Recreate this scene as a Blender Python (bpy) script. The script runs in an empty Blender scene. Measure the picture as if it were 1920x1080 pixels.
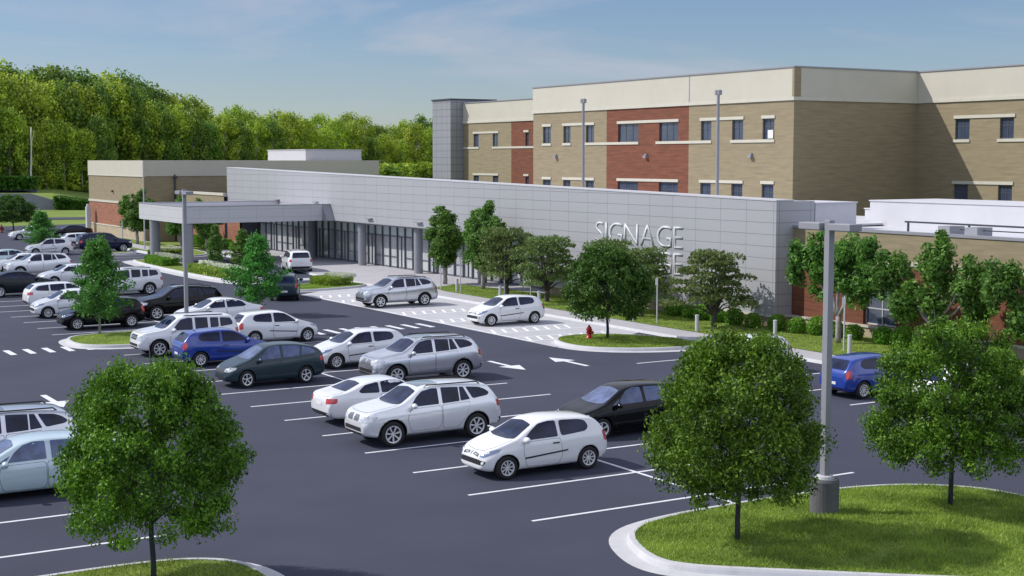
import bpy, bmesh, math, random
from math import sin, cos, pi, radians, sqrt, atan2
from mathutils import Vector, Matrix, noise
from mathutils.bvhtree import BVHTree
from mathutils.geometry import delaunay_2d_cdt

SC = bpy.context.scene
COL = SC.collection
rnd = random.Random(7)

# ------------------------------------------------------------------ camera, sky, sun
cam = bpy.data.cameras.new('camera')
cam.sensor_width = 36.0
cam.lens = 2700 / 1920 * 36
cam.clip_start = 0.5
cam.clip_end = 6000
camo = bpy.data.objects.new('camera', cam)
COL.objects.link(camo)
camo.location = (0, 0, 8.4)
camo.rotation_euler = (radians(90 - 5.08), 0, radians(-31))
SC.camera = camo

SUN_AZ = 142.0     # direction towards the sun, degrees from +X
SUN_EL = 42.5
w = bpy.data.worlds.new('World')
SC.world = w
w.use_nodes = True
wn, wl = w.node_tree.nodes, w.node_tree.links
wn.clear()
wo = wn.new('ShaderNodeOutputWorld')
bg = wn.new('ShaderNodeBackground')
sky = wn.new('ShaderNodeTexSky')
sky.sky_type = 'NISHITA'
sky.sun_disc = False
sky.sun_elevation = radians(SUN_EL)
sky.sun_rotation = radians(90 - SUN_AZ)
sky.air_density = 1.0
sky.dust_density = 0.15
sky.ozone_density = 3.0
bg.inputs[1].default_value = 0.068
tc = wn.new('ShaderNodeTexCoord')
mp = wn.new('ShaderNodeMapping')
mp.inputs['Rotation'].default_value = (0, 0, radians(31))
mp.inputs['Scale'].default_value = (1.0, 1.0, 6.5)
mp.inputs['Location'].default_value = (0.35, 0.1, 0.0)
nz = wn.new('ShaderNodeTexNoise')
nz.inputs['Scale'].default_value = 2.1
nz.inputs['Detail'].default_value = 8
nz.inputs['Roughness'].default_value = 0.58
nz.inputs['Distortion'].default_value = 0.6
cr = wn.new('ShaderNodeValToRGB')
cr.color_ramp.elements[0].position = 0.45
cr.color_ramp.elements[0].color = (0, 0, 0, 1)
cr.color_ramp.elements[1].position = 0.62
cr.color_ramp.elements[1].color = (0.8, 0.8, 0.8, 1)
mix = wn.new('ShaderNodeMix')
mix.data_type = 'RGBA'
mix.inputs[7].default_value = (6.2, 6.7, 7.9, 1)
tint = wn.new('ShaderNodeVectorMath'); tint.operation = 'MULTIPLY'
tint.inputs[1].default_value = (0.93, 0.99, 1.19)
wl.new(sky.outputs[0], tint.inputs[0])
# unseen bright cloud band added above the view to fill shaded walls
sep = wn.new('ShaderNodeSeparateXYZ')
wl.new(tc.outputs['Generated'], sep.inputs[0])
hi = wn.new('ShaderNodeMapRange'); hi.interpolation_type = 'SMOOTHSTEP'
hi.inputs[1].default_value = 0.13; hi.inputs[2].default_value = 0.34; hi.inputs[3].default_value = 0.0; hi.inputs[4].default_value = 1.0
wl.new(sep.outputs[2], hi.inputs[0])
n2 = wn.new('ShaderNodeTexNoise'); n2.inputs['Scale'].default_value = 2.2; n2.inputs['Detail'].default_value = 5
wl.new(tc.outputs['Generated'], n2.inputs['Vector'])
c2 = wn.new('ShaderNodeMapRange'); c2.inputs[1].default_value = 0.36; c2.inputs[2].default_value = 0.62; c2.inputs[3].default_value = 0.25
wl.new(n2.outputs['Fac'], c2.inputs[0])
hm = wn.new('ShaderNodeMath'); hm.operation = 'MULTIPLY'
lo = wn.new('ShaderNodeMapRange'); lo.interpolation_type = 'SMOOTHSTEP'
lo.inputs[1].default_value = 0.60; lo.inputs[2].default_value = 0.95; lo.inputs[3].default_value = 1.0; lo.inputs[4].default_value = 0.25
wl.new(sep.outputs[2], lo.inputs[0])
sth = wn.new('ShaderNodeMapRange'); sth.inputs[1].default_value = -1.0; sth.inputs[3].default_value = 1.0; sth.inputs[4].default_value = 0.55  # added band is stronger behind the camera, towards the shaded wall faces
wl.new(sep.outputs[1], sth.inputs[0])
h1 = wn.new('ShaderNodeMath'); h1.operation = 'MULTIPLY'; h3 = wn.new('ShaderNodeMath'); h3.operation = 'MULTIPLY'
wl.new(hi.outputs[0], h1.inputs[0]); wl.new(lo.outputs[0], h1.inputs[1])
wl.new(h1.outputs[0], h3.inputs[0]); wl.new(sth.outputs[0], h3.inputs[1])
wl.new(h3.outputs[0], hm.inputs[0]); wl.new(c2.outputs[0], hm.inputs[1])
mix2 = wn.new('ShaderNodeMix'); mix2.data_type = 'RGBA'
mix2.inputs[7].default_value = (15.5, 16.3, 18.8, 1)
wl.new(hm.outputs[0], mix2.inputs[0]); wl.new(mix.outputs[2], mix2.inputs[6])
wl.new(tc.outputs['Generated'], mp.inputs[0])
wl.new(mp.outputs[0], nz.inputs['Vector'])
wl.new(nz.outputs['Fac'], cr.inputs[0])
wl.new(cr.outputs[0], mix.inputs[0])
wl.new(tint.outputs[0], mix.inputs[6])
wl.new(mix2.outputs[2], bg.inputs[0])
wl.new(bg.outputs[0], wo.inputs[0])

sd = bpy.data.lights.new('sun', 'SUN')
sd.energy = 3.6
sd.angle = radians(0.6)
sd.color = (1.0, 0.955, 0.88)
so = bpy.data.objects.new('sun', sd)
COL.objects.link(so)
_d = Vector((cos(radians(SUN_AZ)) * cos(radians(SUN_EL)), sin(radians(SUN_AZ)) * cos(radians(SUN_EL)), sin(radians(SUN_EL))))
so.rotation_euler = _d.to_track_quat('Z', 'Y').to_euler()
so.location = (0, 0, 60)
SC.view_settings.view_transform = 'Standard'
SC.view_settings.look = 'None'
SC.view_settings.exposure = 0.21
SC.view_settings.gamma = 1

# ------------------------------------------------------------------ materials
MATS = {}
def mat(name, col, rough=0.6, metal=0.0, spec=0.5, coat=0.0, noise_amt=0.0, nscale=4.0, bump=0.0, bscale=20.0, stretch=None, trans=None, detail=5):
    if name in MATS: return MATS[name]
    m = bpy.data.materials.new(name)
    m.use_nodes = True
    n, l = m.node_tree.nodes, m.node_tree.links
    b = n['Principled BSDF']
    b.inputs['Base Color'].default_value = (*col, 1)
    b.inputs['Roughness'].default_value = rough
    b.inputs['Metallic'].default_value = metal
    b.inputs['Specular IOR Level'].default_value = spec
    b.inputs['Coat Weight'].default_value = coat
    b.inputs['Coat Roughness'].default_value = 0.04
    if noise_amt or bump:
        t = n.new('ShaderNodeTexCoord')
        mm = n.new('ShaderNodeMapping')
        if stretch: mm.inputs['Scale'].default_value = stretch
        l.new(t.outputs['Object'], mm.inputs[0])
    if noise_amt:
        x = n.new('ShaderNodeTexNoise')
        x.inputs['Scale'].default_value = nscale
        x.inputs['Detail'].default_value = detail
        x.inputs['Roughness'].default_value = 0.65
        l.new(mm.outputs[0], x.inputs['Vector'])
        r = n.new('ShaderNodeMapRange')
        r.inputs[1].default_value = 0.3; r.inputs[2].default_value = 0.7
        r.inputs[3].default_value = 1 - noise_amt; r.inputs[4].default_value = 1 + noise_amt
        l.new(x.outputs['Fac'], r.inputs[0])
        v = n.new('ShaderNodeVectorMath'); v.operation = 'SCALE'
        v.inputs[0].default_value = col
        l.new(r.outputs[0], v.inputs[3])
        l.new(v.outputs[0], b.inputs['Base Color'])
    if bump:
        x = n.new('ShaderNodeTexNoise')
        x.inputs['Scale'].default_value = bscale
        x.inputs['Detail'].default_value = 6
        l.new(mm.outputs[0], x.inputs['Vector'])
        bp = n.new('ShaderNodeBump')
        bp.inputs['Strength'].default_value = bump
        bp.inputs['Distance'].default_value = 0.02
        l.new(x.outputs['Fac'], bp.inputs['Height'])
        l.new(bp.outputs[0], b.inputs['Normal'])
    MATS[name] = m
    return m

def brick_mat(name, c1, c2, mortar, bw, bh, ms, offset=0.5, rough=0.85, streak=0.12, mortar_smooth=0.1, bias=0.0, sq=0.0):
    """masonry or panel pattern on vertical faces that follow the x or y axis"""
    if name in MATS: return MATS[name]
    m = bpy.data.materials.new(name)
    m.use_nodes = True
    n, l = m.node_tree.nodes, m.node_tree.links
    b = n['Principled BSDF']
    b.inputs['Roughness'].default_value = rough
    t = n.new('ShaderNodeNewGeometry')
    s = n.new('ShaderNodeSeparateXYZ')
    l.new(t.outputs['Position'], s.inputs[0])
    a = n.new('ShaderNodeMath'); a.operation = 'ADD'
    l.new(s.outputs[0], a.inputs[0]); l.new(s.outputs[1], a.inputs[1])
    a2 = n.new('ShaderNodeMath'); a2.operation = 'ADD'; a2.inputs[1].default_value = sq
    l.new(a.outputs[0], a2.inputs[0])
    c = n.new('ShaderNodeCombineXYZ')
    l.new(a2.outputs[0], c.inputs[0]); l.new(s.outputs[2], c.inputs[1])
    br = n.new('ShaderNodeTexBrick')
    br.offset = offset
    br.inputs['Color1'].default_value = (*c1, 1)
    br.inputs['Color2'].default_value = (*c2, 1)
    br.inputs['Mortar'].default_value = (*mortar, 1)
    br.inputs['Scale'].default_value = 1.0
    br.inputs['Mortar Size'].default_value = ms
    br.inputs['Mortar Smooth'].default_value = mortar_smooth
    br.inputs['Bias'].default_value = bias
    br.inputs['Brick Width'].default_value = bw
    br.inputs['Row Height'].default_value = bh
    l.new(c.outputs[0], br.inputs['Vector'])
    x = n.new('ShaderNodeTexNoise')
    x.inputs['Scale'].default_value = 1.0
    x.inputs['Detail'].default_value = 6
    mm = n.new('ShaderNodeMapping'); mm.inputs['Scale'].default_value = (0.7, 7.0, 1)
    l.new(c.outputs[0], mm.inputs[0]); l.new(mm.outputs[0], x.inputs['Vector'])
    r = n.new('ShaderNodeMapRange')
    r.inputs[1].default_value = 0.3; r.inputs[2].default_value = 0.7
    r.inputs[3].default_value = 1 - streak; r.inputs[4].default_value = 1 + streak
    l.new(x.outputs['Fac'], r.inputs[0])
    v = n.new('ShaderNodeVectorMath'); v.operation = 'SCALE'
    l.new(br.outputs['Color'], v.inputs[0]); l.new(r.outputs[0], v.inputs[3])
    l.new(v.outputs[0], b.inputs['Base Color'])
    MATS[name] = m
    return m

def leaf_mat(name, dark, light, trans=0.35, nscale=1.2, rough=0.5):
    if name in MATS: return MATS[name]
    m = bpy.data.materials.new(name)
    m.use_nodes = True
    n, l = m.node_tree.nodes, m.node_tree.links
    b = n['Principled BSDF']
    b.inputs['Roughness'].default_value = rough
    b.inputs['Specular IOR Level'].default_value = 0.35
    g = n.new('ShaderNodeNewGeometry')
    t = n.new('ShaderNodeTexCoord')
    x = n.new('ShaderNodeTexNoise'); x.inputs['Scale'].default_value = nscale; x.inputs['Detail'].default_value = 3
    l.new(t.outputs['Object'], x.inputs['Vector'])
    ad = n.new('ShaderNodeMath'); ad.operation = 'MULTIPLY_ADD'
    ad.inputs[1].default_value = 0.55
    l.new(g.outputs['Random Per Island'], ad.inputs[0])
    mr = n.new('ShaderNodeMapRange'); mr.inputs[1].default_value = 0.35; mr.inputs[2].default_value = 0.7
    mr.inputs[3].default_value = 0.0; mr.inputs[4].default_value = 0.5
    l.new(x.outputs['Fac'], mr.inputs[0]); l.new(mr.outputs[0], ad.inputs[2])
    mx = n.new('ShaderNodeMix'); mx.data_type = 'RGBA'
    mx.inputs[6].default_value = (*dark, 1); mx.inputs[7].default_value = (*light, 1)
    l.new(ad.outputs[0], mx.inputs[0])
    # each tree a little different in hue
    oi = n.new('ShaderNodeObjectInfo')
    hs = n.new('ShaderNodeHueSaturation')
    rr = n.new('ShaderNodeMapRange'); rr.inputs[3].default_value = 0.492; rr.inputs[4].default_value = 0.51
    l.new(oi.outputs['Random'], rr.inputs[0]); l.new(rr.outputs[0], hs.inputs['Hue'])
    r2 = n.new('ShaderNodeMapRange'); r2.inputs[3].default_value = 0.88; r2.inputs[4].default_value = 1.06
    l.new(oi.outputs['Random'], r2.inputs[0]); l.new(r2.outputs[0], hs.inputs['Value'])
    l.new(mx.outputs[2], hs.inputs['Color'])
    l.new(hs.outputs[0], b.inputs['Base Color'])
    tr = n.new('ShaderNodeBsdfTranslucent')
    l.new(hs.outputs[0], tr.inputs['Color'])
    ms = n.new('ShaderNodeMixShader'); ms.inputs[0].default_value = trans
    l.new(b.outputs[0], ms.inputs[1]); l.new(tr.outputs[0], ms.inputs[2])
    l.new(ms.outputs[0], n['Material Output'].inputs[0])
    MATS[name] = m
    return m

ASPHALT = mat('asphalt', (0.050, 0.054, 0.082), 0.9, spec=0.25, noise_amt=0.12, nscale=0.22, bump=0.25, bscale=60, detail=9)
LINE = mat('white_road_paint', (0.66, 0.67, 0.72), 0.7, noise_amt=0.14, nscale=3.0, detail=8)
CONC = mat('pale_concrete', (0.44, 0.44, 0.47), 0.85, noise_amt=0.08, nscale=0.8, bump=0.15, bscale=25, detail=8)
KERBM = mat('kerb_concrete', (0.50, 0.50, 0.53), 0.85, noise_amt=0.10, nscale=1.6, bump=0.2, bscale=30, detail=8)
PAVE = mat('sidewalk_concrete', (0.40, 0.39, 0.42), 0.85, noise_amt=0.09, nscale=0.9, bump=0.15, bscale=25, detail=8)
GRASS = mat('grass_ground', (0.165, 0.225, 0.050), 0.9, spec=0.1, noise_amt=0.3, nscale=1.2, bump=0.9, bscale=30, detail=9)
FAR_GRASS = mat('far_lawn', (0.17, 0.23, 0.055), 0.9, spec=0.1, noise_amt=0.2, nscale=0.15, bump=0.5, bscale=5, detail=9)
TAN = brick_mat('tan_brick', (0.272, 0.222, 0.140), (0.246, 0.202, 0.128), (0.258, 0.213, 0.138), 0.8, 0.2, 0.012)
RED = brick_mat('red_brick', (0.180, 0.058, 0.030), (0.142, 0.046, 0.024), (0.165, 0.066, 0.040), 0.8, 0.2, 0.014, streak=0.2)
RED2 = brick_mat('orange_red_brick', (0.30, 0.115, 0.065), (0.25, 0.09, 0.055), (0.30, 0.16, 0.11), 0.6, 0.15, 0.012, streak=0.2)
STONE = brick_mat('split_stone', (0.42, 0.34, 0.24), (0.38, 0.31, 0.22), (0.36, 0.30, 0.22), 0.8, 0.2, 0.012)
CREAM = mat('cream_stucco', (0.50, 0.475, 0.405), 0.85, noise_amt=0.04, nscale=0.5)
TRIM = mat('cast_stone_trim', (0.52, 0.50, 0.43), 0.8, noise_amt=0.06, nscale=2)
PANEL = brick_mat('white_metal_panels', (0.365, 0.37, 0.40), (0.355, 0.36, 0.39), (0.17, 0.175, 0.20), 2.045, 0.59, 0.014, offset=0.0, rough=0.45, streak=0.012, sq=0.45)
PANEL_S = brick_mat('canopy_metal_panels', (0.52, 0.52, 0.55), (0.50, 0.50, 0.53), (0.33, 0.33, 0.36), 2.3, 0.65, 0.012, offset=0.0, rough=0.45, streak=0.012, sq=0.45)
GPANEL = brick_mat('grey_metal_panels', (0.27, 0.275, 0.305), (0.26, 0.265, 0.295), (0.15, 0.15, 0.17), 1.2, 0.72, 0.03, offset=0.0, rough=0.45, streak=0.02)
ROOF = mat('white_roof_membrane', (0.54, 0.54, 0.585), 0.7, noise_amt=0.05, nscale=0.4)
DARKM = mat('dark_metal', (0.055, 0.058, 0.075), 0.45, metal=0.3)
GREYM = mat('grey_painted_steel', (0.26, 0.265, 0.30), 0.45, noise_amt=0.05, nscale=3)
LGREY = mat('light_grey_paint', (0.50, 0.50, 0.54), 0.5, noise_amt=0.05, nscale=3)
BASEC = mat('dark_concrete_base', (0.115, 0.115, 0.128), 0.85, noise_amt=0.12, nscale=6, bump=0.3, bscale=30)
WGLASS = mat('window_glass', (0.050, 0.068, 0.110), 0.06, spec=0.9, noise_amt=0.35, nscale=0.5)
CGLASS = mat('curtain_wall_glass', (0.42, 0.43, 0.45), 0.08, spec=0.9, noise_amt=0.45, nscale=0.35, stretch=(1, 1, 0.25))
SPANDREL = mat('pale_spandrel_glass', (0.58, 0.66, 0.68), 0.15, spec=0.7)
FRAMEM = mat('window_frame_metal', (0.10, 0.11, 0.14), 0.4, metal=0.2)
LETTER = mat('white_sign_letters', (0.56, 0.57, 0.60), 0.4)
BLACK = mat('black_plastic', (0.018, 0.018, 0.02), 0.55)
RUBBER = mat('tyre_rubber', (0.016, 0.016, 0.018), 0.8)
RIM = mat('alloy_rim', (0.74, 0.75, 0.78), 0.3, metal=0.3)
RIMD = mat('rim_shadow', (0.03, 0.03, 0.035), 0.6)
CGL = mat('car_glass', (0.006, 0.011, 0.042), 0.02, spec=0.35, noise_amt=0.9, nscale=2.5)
CGL_PALE = mat('pale_car_glass', (0.10, 0.13, 0.24), 0.03, spec=0.4, noise_amt=0.5, nscale=2.2)
HEADL = mat('headlight_lens', (0.55, 0.58, 0.64), 0.08, spec=1.0, coat=1.0, noise_amt=0.35, nscale=14)
HEADB = mat('blue_headlight_lens', (0.16, 0.22, 0.38), 0.08, spec=1.0, coat=1.0, noise_amt=0.5, nscale=14)
TAILL = mat('red_lens', (0.48, 0.02, 0.03), 0.12, coat=1.0)
CHROME = mat('chrome', (0.7, 0.71, 0.74), 0.15, metal=1.0)
PLATE = mat('white_plate', (0.72, 0.72, 0.70), 0.4)
SUNROOF = mat('tinted_sunroof', (0.05, 0.10, 0.11), 0.05, spec=1.0, coat=1.0)
HYDR = mat('hydrant_red', (0.42, 0.012, 0.018), 0.35, coat=0.4)
BARK = mat('grey_bark', (0.085, 0.075, 0.068), 0.9, noise_amt=0.4, nscale=8, bump=0.8, bscale=25, stretch=(1, 1, 0.3))
BARKP = mat('pale_bark', (0.30, 0.27, 0.27), 0.9, noise_amt=0.4, nscale=8, bump=0.8, bscale=25, stretch=(1, 1, 0.3))
BARKD = mat('dark_slate_bark', (0.045, 0.047, 0.060), 0.85, noise_amt=0.3, nscale=8, bump=0.6, bscale=25, stretch=(1, 1, 0.3))
LEAF_A = leaf_mat('bright_green_leaves', (0.010, 0.050, 0.006), (0.205, 0.395, 0.024), 0.30)
LEAF_A2 = leaf_mat('deep_green_leaves', (0.025, 0.080, 0.010), (0.09, 0.21, 0.018), 0.3)
LEAF_B = leaf_mat('mid_green_leaves', (0.045, 0.115, 0.025), (0.20, 0.38, 0.06), 0.38)
LEAF_C = leaf_mat('olive_leaves', (0.060, 0.095, 0.026), (0.22, 0.31, 0.085), 0.35)
LEAF_D = leaf_mat('emerald_leaves', (0.035, 0.14, 0.025), (0.15, 0.42, 0.06), 0.38)
LEAF_F = leaf_mat('forest_leaves', (0.045, 0.15, 0.025), (0.68, 0.80, 0.075), 0.42, nscale=0.22)
LEAF_F2 = leaf_mat('forest_dark_leaves', (0.028, 0.11, 0.035), (0.36, 0.52, 0.06), 0.40, nscale=0.22)
LEAF_S = leaf_mat('shrub_leaves', (0.08, 0.22, 0.02), (0.26, 0.50, 0.05), 0.35)
LEAF_Y = leaf_mat('yellow_green_leaves', (0.16, 0.28, 0.03), (0.42, 0.58, 0.10), 0.3)
FLOWER = leaf_mat('pale_flowers', (0.5, 0.55, 0.35), (0.85, 0.87, 0.8), 0.2)
BLADE = leaf_mat('grass_blades', (0.09, 0.165, 0.018), (0.46, 0.60, 0.10), 0.35, nscale=0.9)

PAINT = {}
def paint(name, col, metal=0.0, rough=0.3, coat=1.0, spec=0.5):
    if name not in PAINT:
        PAINT[name] = mat('paint_' + name, col, rough, metal=metal, coat=coat, spec=spec)
    return PAINT[name]
GRL = mat('grille_mesh', (0.22, 0.22, 0.24), 0.3, metal=0.6)
P_WHITE = paint('white', (0.80, 0.81, 0.84))
P_PEARL = paint('pearl_white', (0.76, 0.77, 0.81), 0.1, 0.3)
P_SILVER = paint('silver', (0.60, 0.61, 0.66), 0.8, 0.27)
P_SILVER2 = paint('bright_silver', (0.84, 0.85, 0.88), 0.35, 0.26)
P_BLUE = paint('blue', (0.009, 0.042, 0.30), 0.1, 0.25)
P_NAVY = paint('navy', (0.006, 0.007, 0.050), 0.1, 0.22, coat=0.2, spec=0.4)
P_BLACK = paint('black', (0.004, 0.004, 0.005), 0.0, 0.12, coat=0.0, spec=0.3)
P_SLATE = paint('slate', (0.022, 0.042, 0.055), 0.1, 0.22, coat=0.2, spec=0.4)
P_ICE = paint('ice_blue', (0.50, 0.62, 0.68), 0.15, 0.28)
P_GREENB = paint('green_black', (0.008, 0.012, 0.018), 0.1, 0.2, coat=0.0, spec=0.4)

# ------------------------------------------------------------------ helpers
class MB:
    def __init__(s): s.v = []; s.f = []
    def quad(s, a, b, c, d):
        i = len(s.v); s.v += [a, b, c, d]; s.f.append((i, i+1, i+2, i+3))
    def poly(s, pts):
        i = len(s.v); s.v += list(pts); s.f.append(tuple(range(i, i+len(pts))))
    def box(s, x0, x1, y0, y1, z0, z1):
        i = len(s.v)
        s.v += [(x0,y0,z0),(x1,y0,z0),(x1,y1,z0),(x0,y1,z0),(x0,y0,z1),(x1,y0,z1),(x1,y1,z1),(x0,y1,z1)]
        for f in ((0,3,2,1),(4,5,6,7),(0,1,5,4),(1,2,6,5),(2,3,7,6),(3,0,4,7)):
            s.f.append(tuple(i+k for k in f))
    def tube(s, pts, rads, seg=8, cap=True):
        rings = []
        n = len(pts)
        P = [Vector(p) for p in pts]
        for k in range(n):
            d = (P[min(k+1, n-1)] - P[max(k-1, 0)]).normalized()
            u = d.orthogonal().normalized(); v = d.cross(u)
            if k and abs(d.z) > 0.3:
                u = Vector((1, 0, 0)) - d * d.x; u.normalize(); v = d.cross(u)
            elif abs(d.z) > 0.3:
                u = Vector((1, 0, 0)) - d * d.x; u.normalize(); v = d.cross(u)
            i = len(s.v)
            for j in range(seg):
                t = 2*pi*j/seg
                s.v.append(tuple(P[k] + (u*cos(t) + v*sin(t)) * rads[k]))
            rings.append(i)
        for k in range(n-1):
            for j in range(seg):
                s.f.append((rings[k]+j, rings[k]+(j+1) % seg, rings[k+1]+(j+1) % seg, rings[k+1]+j))
        if cap:
            s.f.append(tuple(rings[0]+j for j in reversed(range(seg))))
            s.f.append(tuple(rings[-1]+j for j in range(seg)))
    def lathe(s, prof, seg=20, axis='z', c=(0, 0, 0)):
        i = len(s.v)
        for (r, h) in prof:
            for j in range(seg):
                t = 2*pi*j/seg
                if axis == 'z': s.v.append((c[0]+r*cos(t), c[1]+r*sin(t), c[2]+h))
                else: s.v.append((c[0]+r*cos(t), c[1]+h, c[2]+r*sin(t)))
        for k in range(len(prof)-1):
            for j in range(seg):
                a, b = i+k*seg+j, i+k*seg+(j+1) % seg
                s.f.append((a, b, b+seg, a+seg))
    def ell(s, c, r, seg=10, rings=7):
        prof = []
        i = len(s.v)
        for k in range(rings+1):
            ph = -pi/2 + pi*k/rings
            for j in range(seg):
                t = 2*pi*j/seg
                s.v.append((c[0]+r[0]*cos(ph)*cos(t), c[1]+r[1]*cos(ph)*sin(t), c[2]+r[2]*sin(ph)))
        for k in range(rings):
            for j in range(seg):
                a, b = i+k*seg+j, i+k*seg+(j+1) % seg
                s.f.append((a, b, b+seg, a+seg))
    def mesh(s, name, m, smooth=False, bevel=0):
        me = bpy.data.meshes.new(name)
        me.from_pydata([tuple(v) for v in s.v], [], s.f)
        me.materials.append(m)
        if smooth: me.polygons.foreach_set('use_smooth', [True]*len(me.polygons))
        me.update()
        return me
    def build(s, name, m, parent=None, smooth=False, bevel=0):
        me = s.mesh(name, m, smooth)
        o = bpy.data.objects.new(name, me)
        COL.objects.link(o)
        if parent: o.parent = parent
        if bevel:
            b = o.modifiers.new('bevel', 'BEVEL'); b.width = bevel; b.segments = 2; b.limit_method = 'ANGLE'
        return o

def tag(o, label=None, cat=None, group=None, kind=None):
    if label: o['label'] = label
    if cat: o['category'] = cat
    if group: o['group'] = group
    if kind: o['kind'] = kind
    return o
def empty(name, loc, rz=0.0, label=None, cat=None, group=None):
    o = bpy.data.objects.new(name, None)
    o.empty_display_size = 0.3
    COL.objects.link(o)
    o.location = loc; o.rotation_euler = (0, 0, rz)
    return tag(o, label, cat, group)
def kids(o): return [c for c in CHILD.get(o.name, [])]
CHILD = {}
def reg():
    CHILD.clear()
    for o in COL.objects:
        if o.parent: CHILD.setdefault(o.parent.name, []).append(o)
def dup(root, loc, rz=0.0, label=None, group=None, scale=None, cat=None, paintm=None, swap=None):
    """a copy of a thing with copies of its parts and sub-parts"""
    reg()
    def rec(o, parent):
        c = o.copy(); COL.objects.link(c)
        if parent: c.parent = parent
        if c.type == 'MESH' and c.data.materials:
            for i, mt in enumerate(c.data.materials):
                nm = None
                cur = o.material_slots[i].material
                if paintm and cur and cur.name.startswith('paint_'): nm = paintm
                if swap and cur and cur.name in swap: nm = swap[cur.name]
                if nm:
                    c.material_slots[i].link = 'OBJECT'; c.material_slots[i].material = nm
        for ch in kids(o): rec(ch, c)
        return c
    r = rec(root, None)
    r.location = loc; r.rotation_euler = (0, 0, rz)
    if scale: r.scale = scale if isinstance(scale, tuple) else (scale,)*3
    tag(r, label, cat, group)
    return r
def struct(name, mb, m, smooth=False):
    return tag(mb.build(name, m, smooth=smooth), kind='structure')

# ------------------------------------------------------------------ the ground
g = MB(); g.quad((-900, -300, -0.03), (1500, -300, -0.03), (1500, 1900, -0.03), (-900, 1900, -0.03))
struct('ground', g, FAR_GRASS)
g = MB()
g.poly([(-60, -20, 0), (41.3, -20, 0), (41.3, 52, 0), (48, 86, 0), (49.6, 90, 0), (49.6, 128, 0), (43.3, 131, 0), (41.0, 136, 0),
        (41, 170, 0), (42.5, 176, 0), (52, 188, 0), (52, 192, 0), (36, 190, 0), (20, 180, 0), (-60, 180, 0)])
struct('car_park', g, ASPHALT)

def strip(mb, x0, x1, y0, y1, z=0.005): mb.quad((x0, y0, z), (x1, y0, z), (x1, y1, z), (x0, y1, z))
LW = 0.055
lines = MB()
cs = [28.05 + 3.04*k for k in range(12)]
for c in cs:
    strip(lines, 17.4, 27.6, c-LW, c+LW)
strip(lines, 22.6-LW, 22.6+LW, 26.7, 28.05-LW)
for k in range(11): strip(lines, 22.6-LW, 22.6+LW, cs[k]+LW, cs[k+1]-LW)
for k in range(17):
    c = 70.5 + 3.04*k
    strip(lines, 16.5, 27.6, c-LW, c+LW)
    strip(lines, 22.6-LW, 22.6+LW, c+LW, c+3.04-LW)
for k in range(9):
    c = 25.15 + 3.04*k
    strip(lines, -0.5, 9.7, c-LW, c+LW)
for k in range(-1, 4):
    c = 36.0 + 3.04*k
    strip(lines, 35.2, 40.9, c-LW, c+LW)
strip(lines, 34.9, 40.0, 48.05-LW, 48.05+LW)
for k in range(8):
    c = 120.5 + 3.04*k
    strip(lines, 33.3, 38.3, c-LW, c+LW)
tag(lines.build('painted_lines', LINE), kind='structure')
cw = MB()
for k in range(8): strip(cw, 11.7+0.83*k-0.14-0.0, 11.7+0.83*k+0.14, 64.05, 65.75)
for k in range(8): strip(cw, 27.8+0.855*k-0.15, 27.8+0.855*k+0.15, 63.95, 65.75)
tag(cw.build('crosswalk_stripes', LINE), kind='structure')
def arrow(x, y, d):   # d=+1 points to +y
    m = MB(); z = 0.006
    P = lambda u, v: (x + u*d, y + v*d, z)
    m.poly([P(-0.11, -1.45), P(0.11, -1.45), P(0.11, 0.2), P(-0.11, 0.2)][::1])
    m.poly([P(-0.5, 0.2), P(0.5, 0.2), P(0, 1.5)])
    tag(m.build('painted_arrow', LINE), kind='structure')
arrow(30.0, 50.35, -1); arrow(32.75, 49.95, 1); arrow(11.9, 51.0, -1)

# parking apron, sidewalks and plaza in concrete
g = MB()
g.poly([(34.8, 54.2, 0.012), (35.2, 54.2, 0.012), (35.4, 53.2, 0.012), (41.5, 56.8, 0.012), (41.5, 86.2, 0.012), (39, 85.8, 0.012), (36.8, 85.2, 0.012), (34.8, 83.6, 0.012)])
struct('parking_apron', g, CONC)
g = MB()
for cc in (57.3, 60.6, 65.9, 70.3, 78.3, 81.6):
    for k in range(8):
        x = 35.0 + 0.62*k
        g.quad((x, cc-0.65, 0.018), (x+0.17, cc-0.65, 0.018), (x+0.67, cc+0.65, 0.018), (x+0.50, cc+0.65, 0.018))
    strip(g, 35.0, 40.6, cc-0.82, cc-0.72, 0.018); strip(g, 35.0, 40.6, cc+0.72, cc+0.82, 0.018)
for cc in (63.4, 74.3, 83.4):
    strip(g, 35.1, 40.6, cc-0.05, cc+0.05, 0.018)
strip(g, 34.9, 35.0, 56.2, 83.4, 0.018)
tag(g.build('apron_hatching', mat('fresh_white_paint', (.80, .80, .84), .7, noise_amt=.08, nscale=3)), kind='structure')

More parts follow.
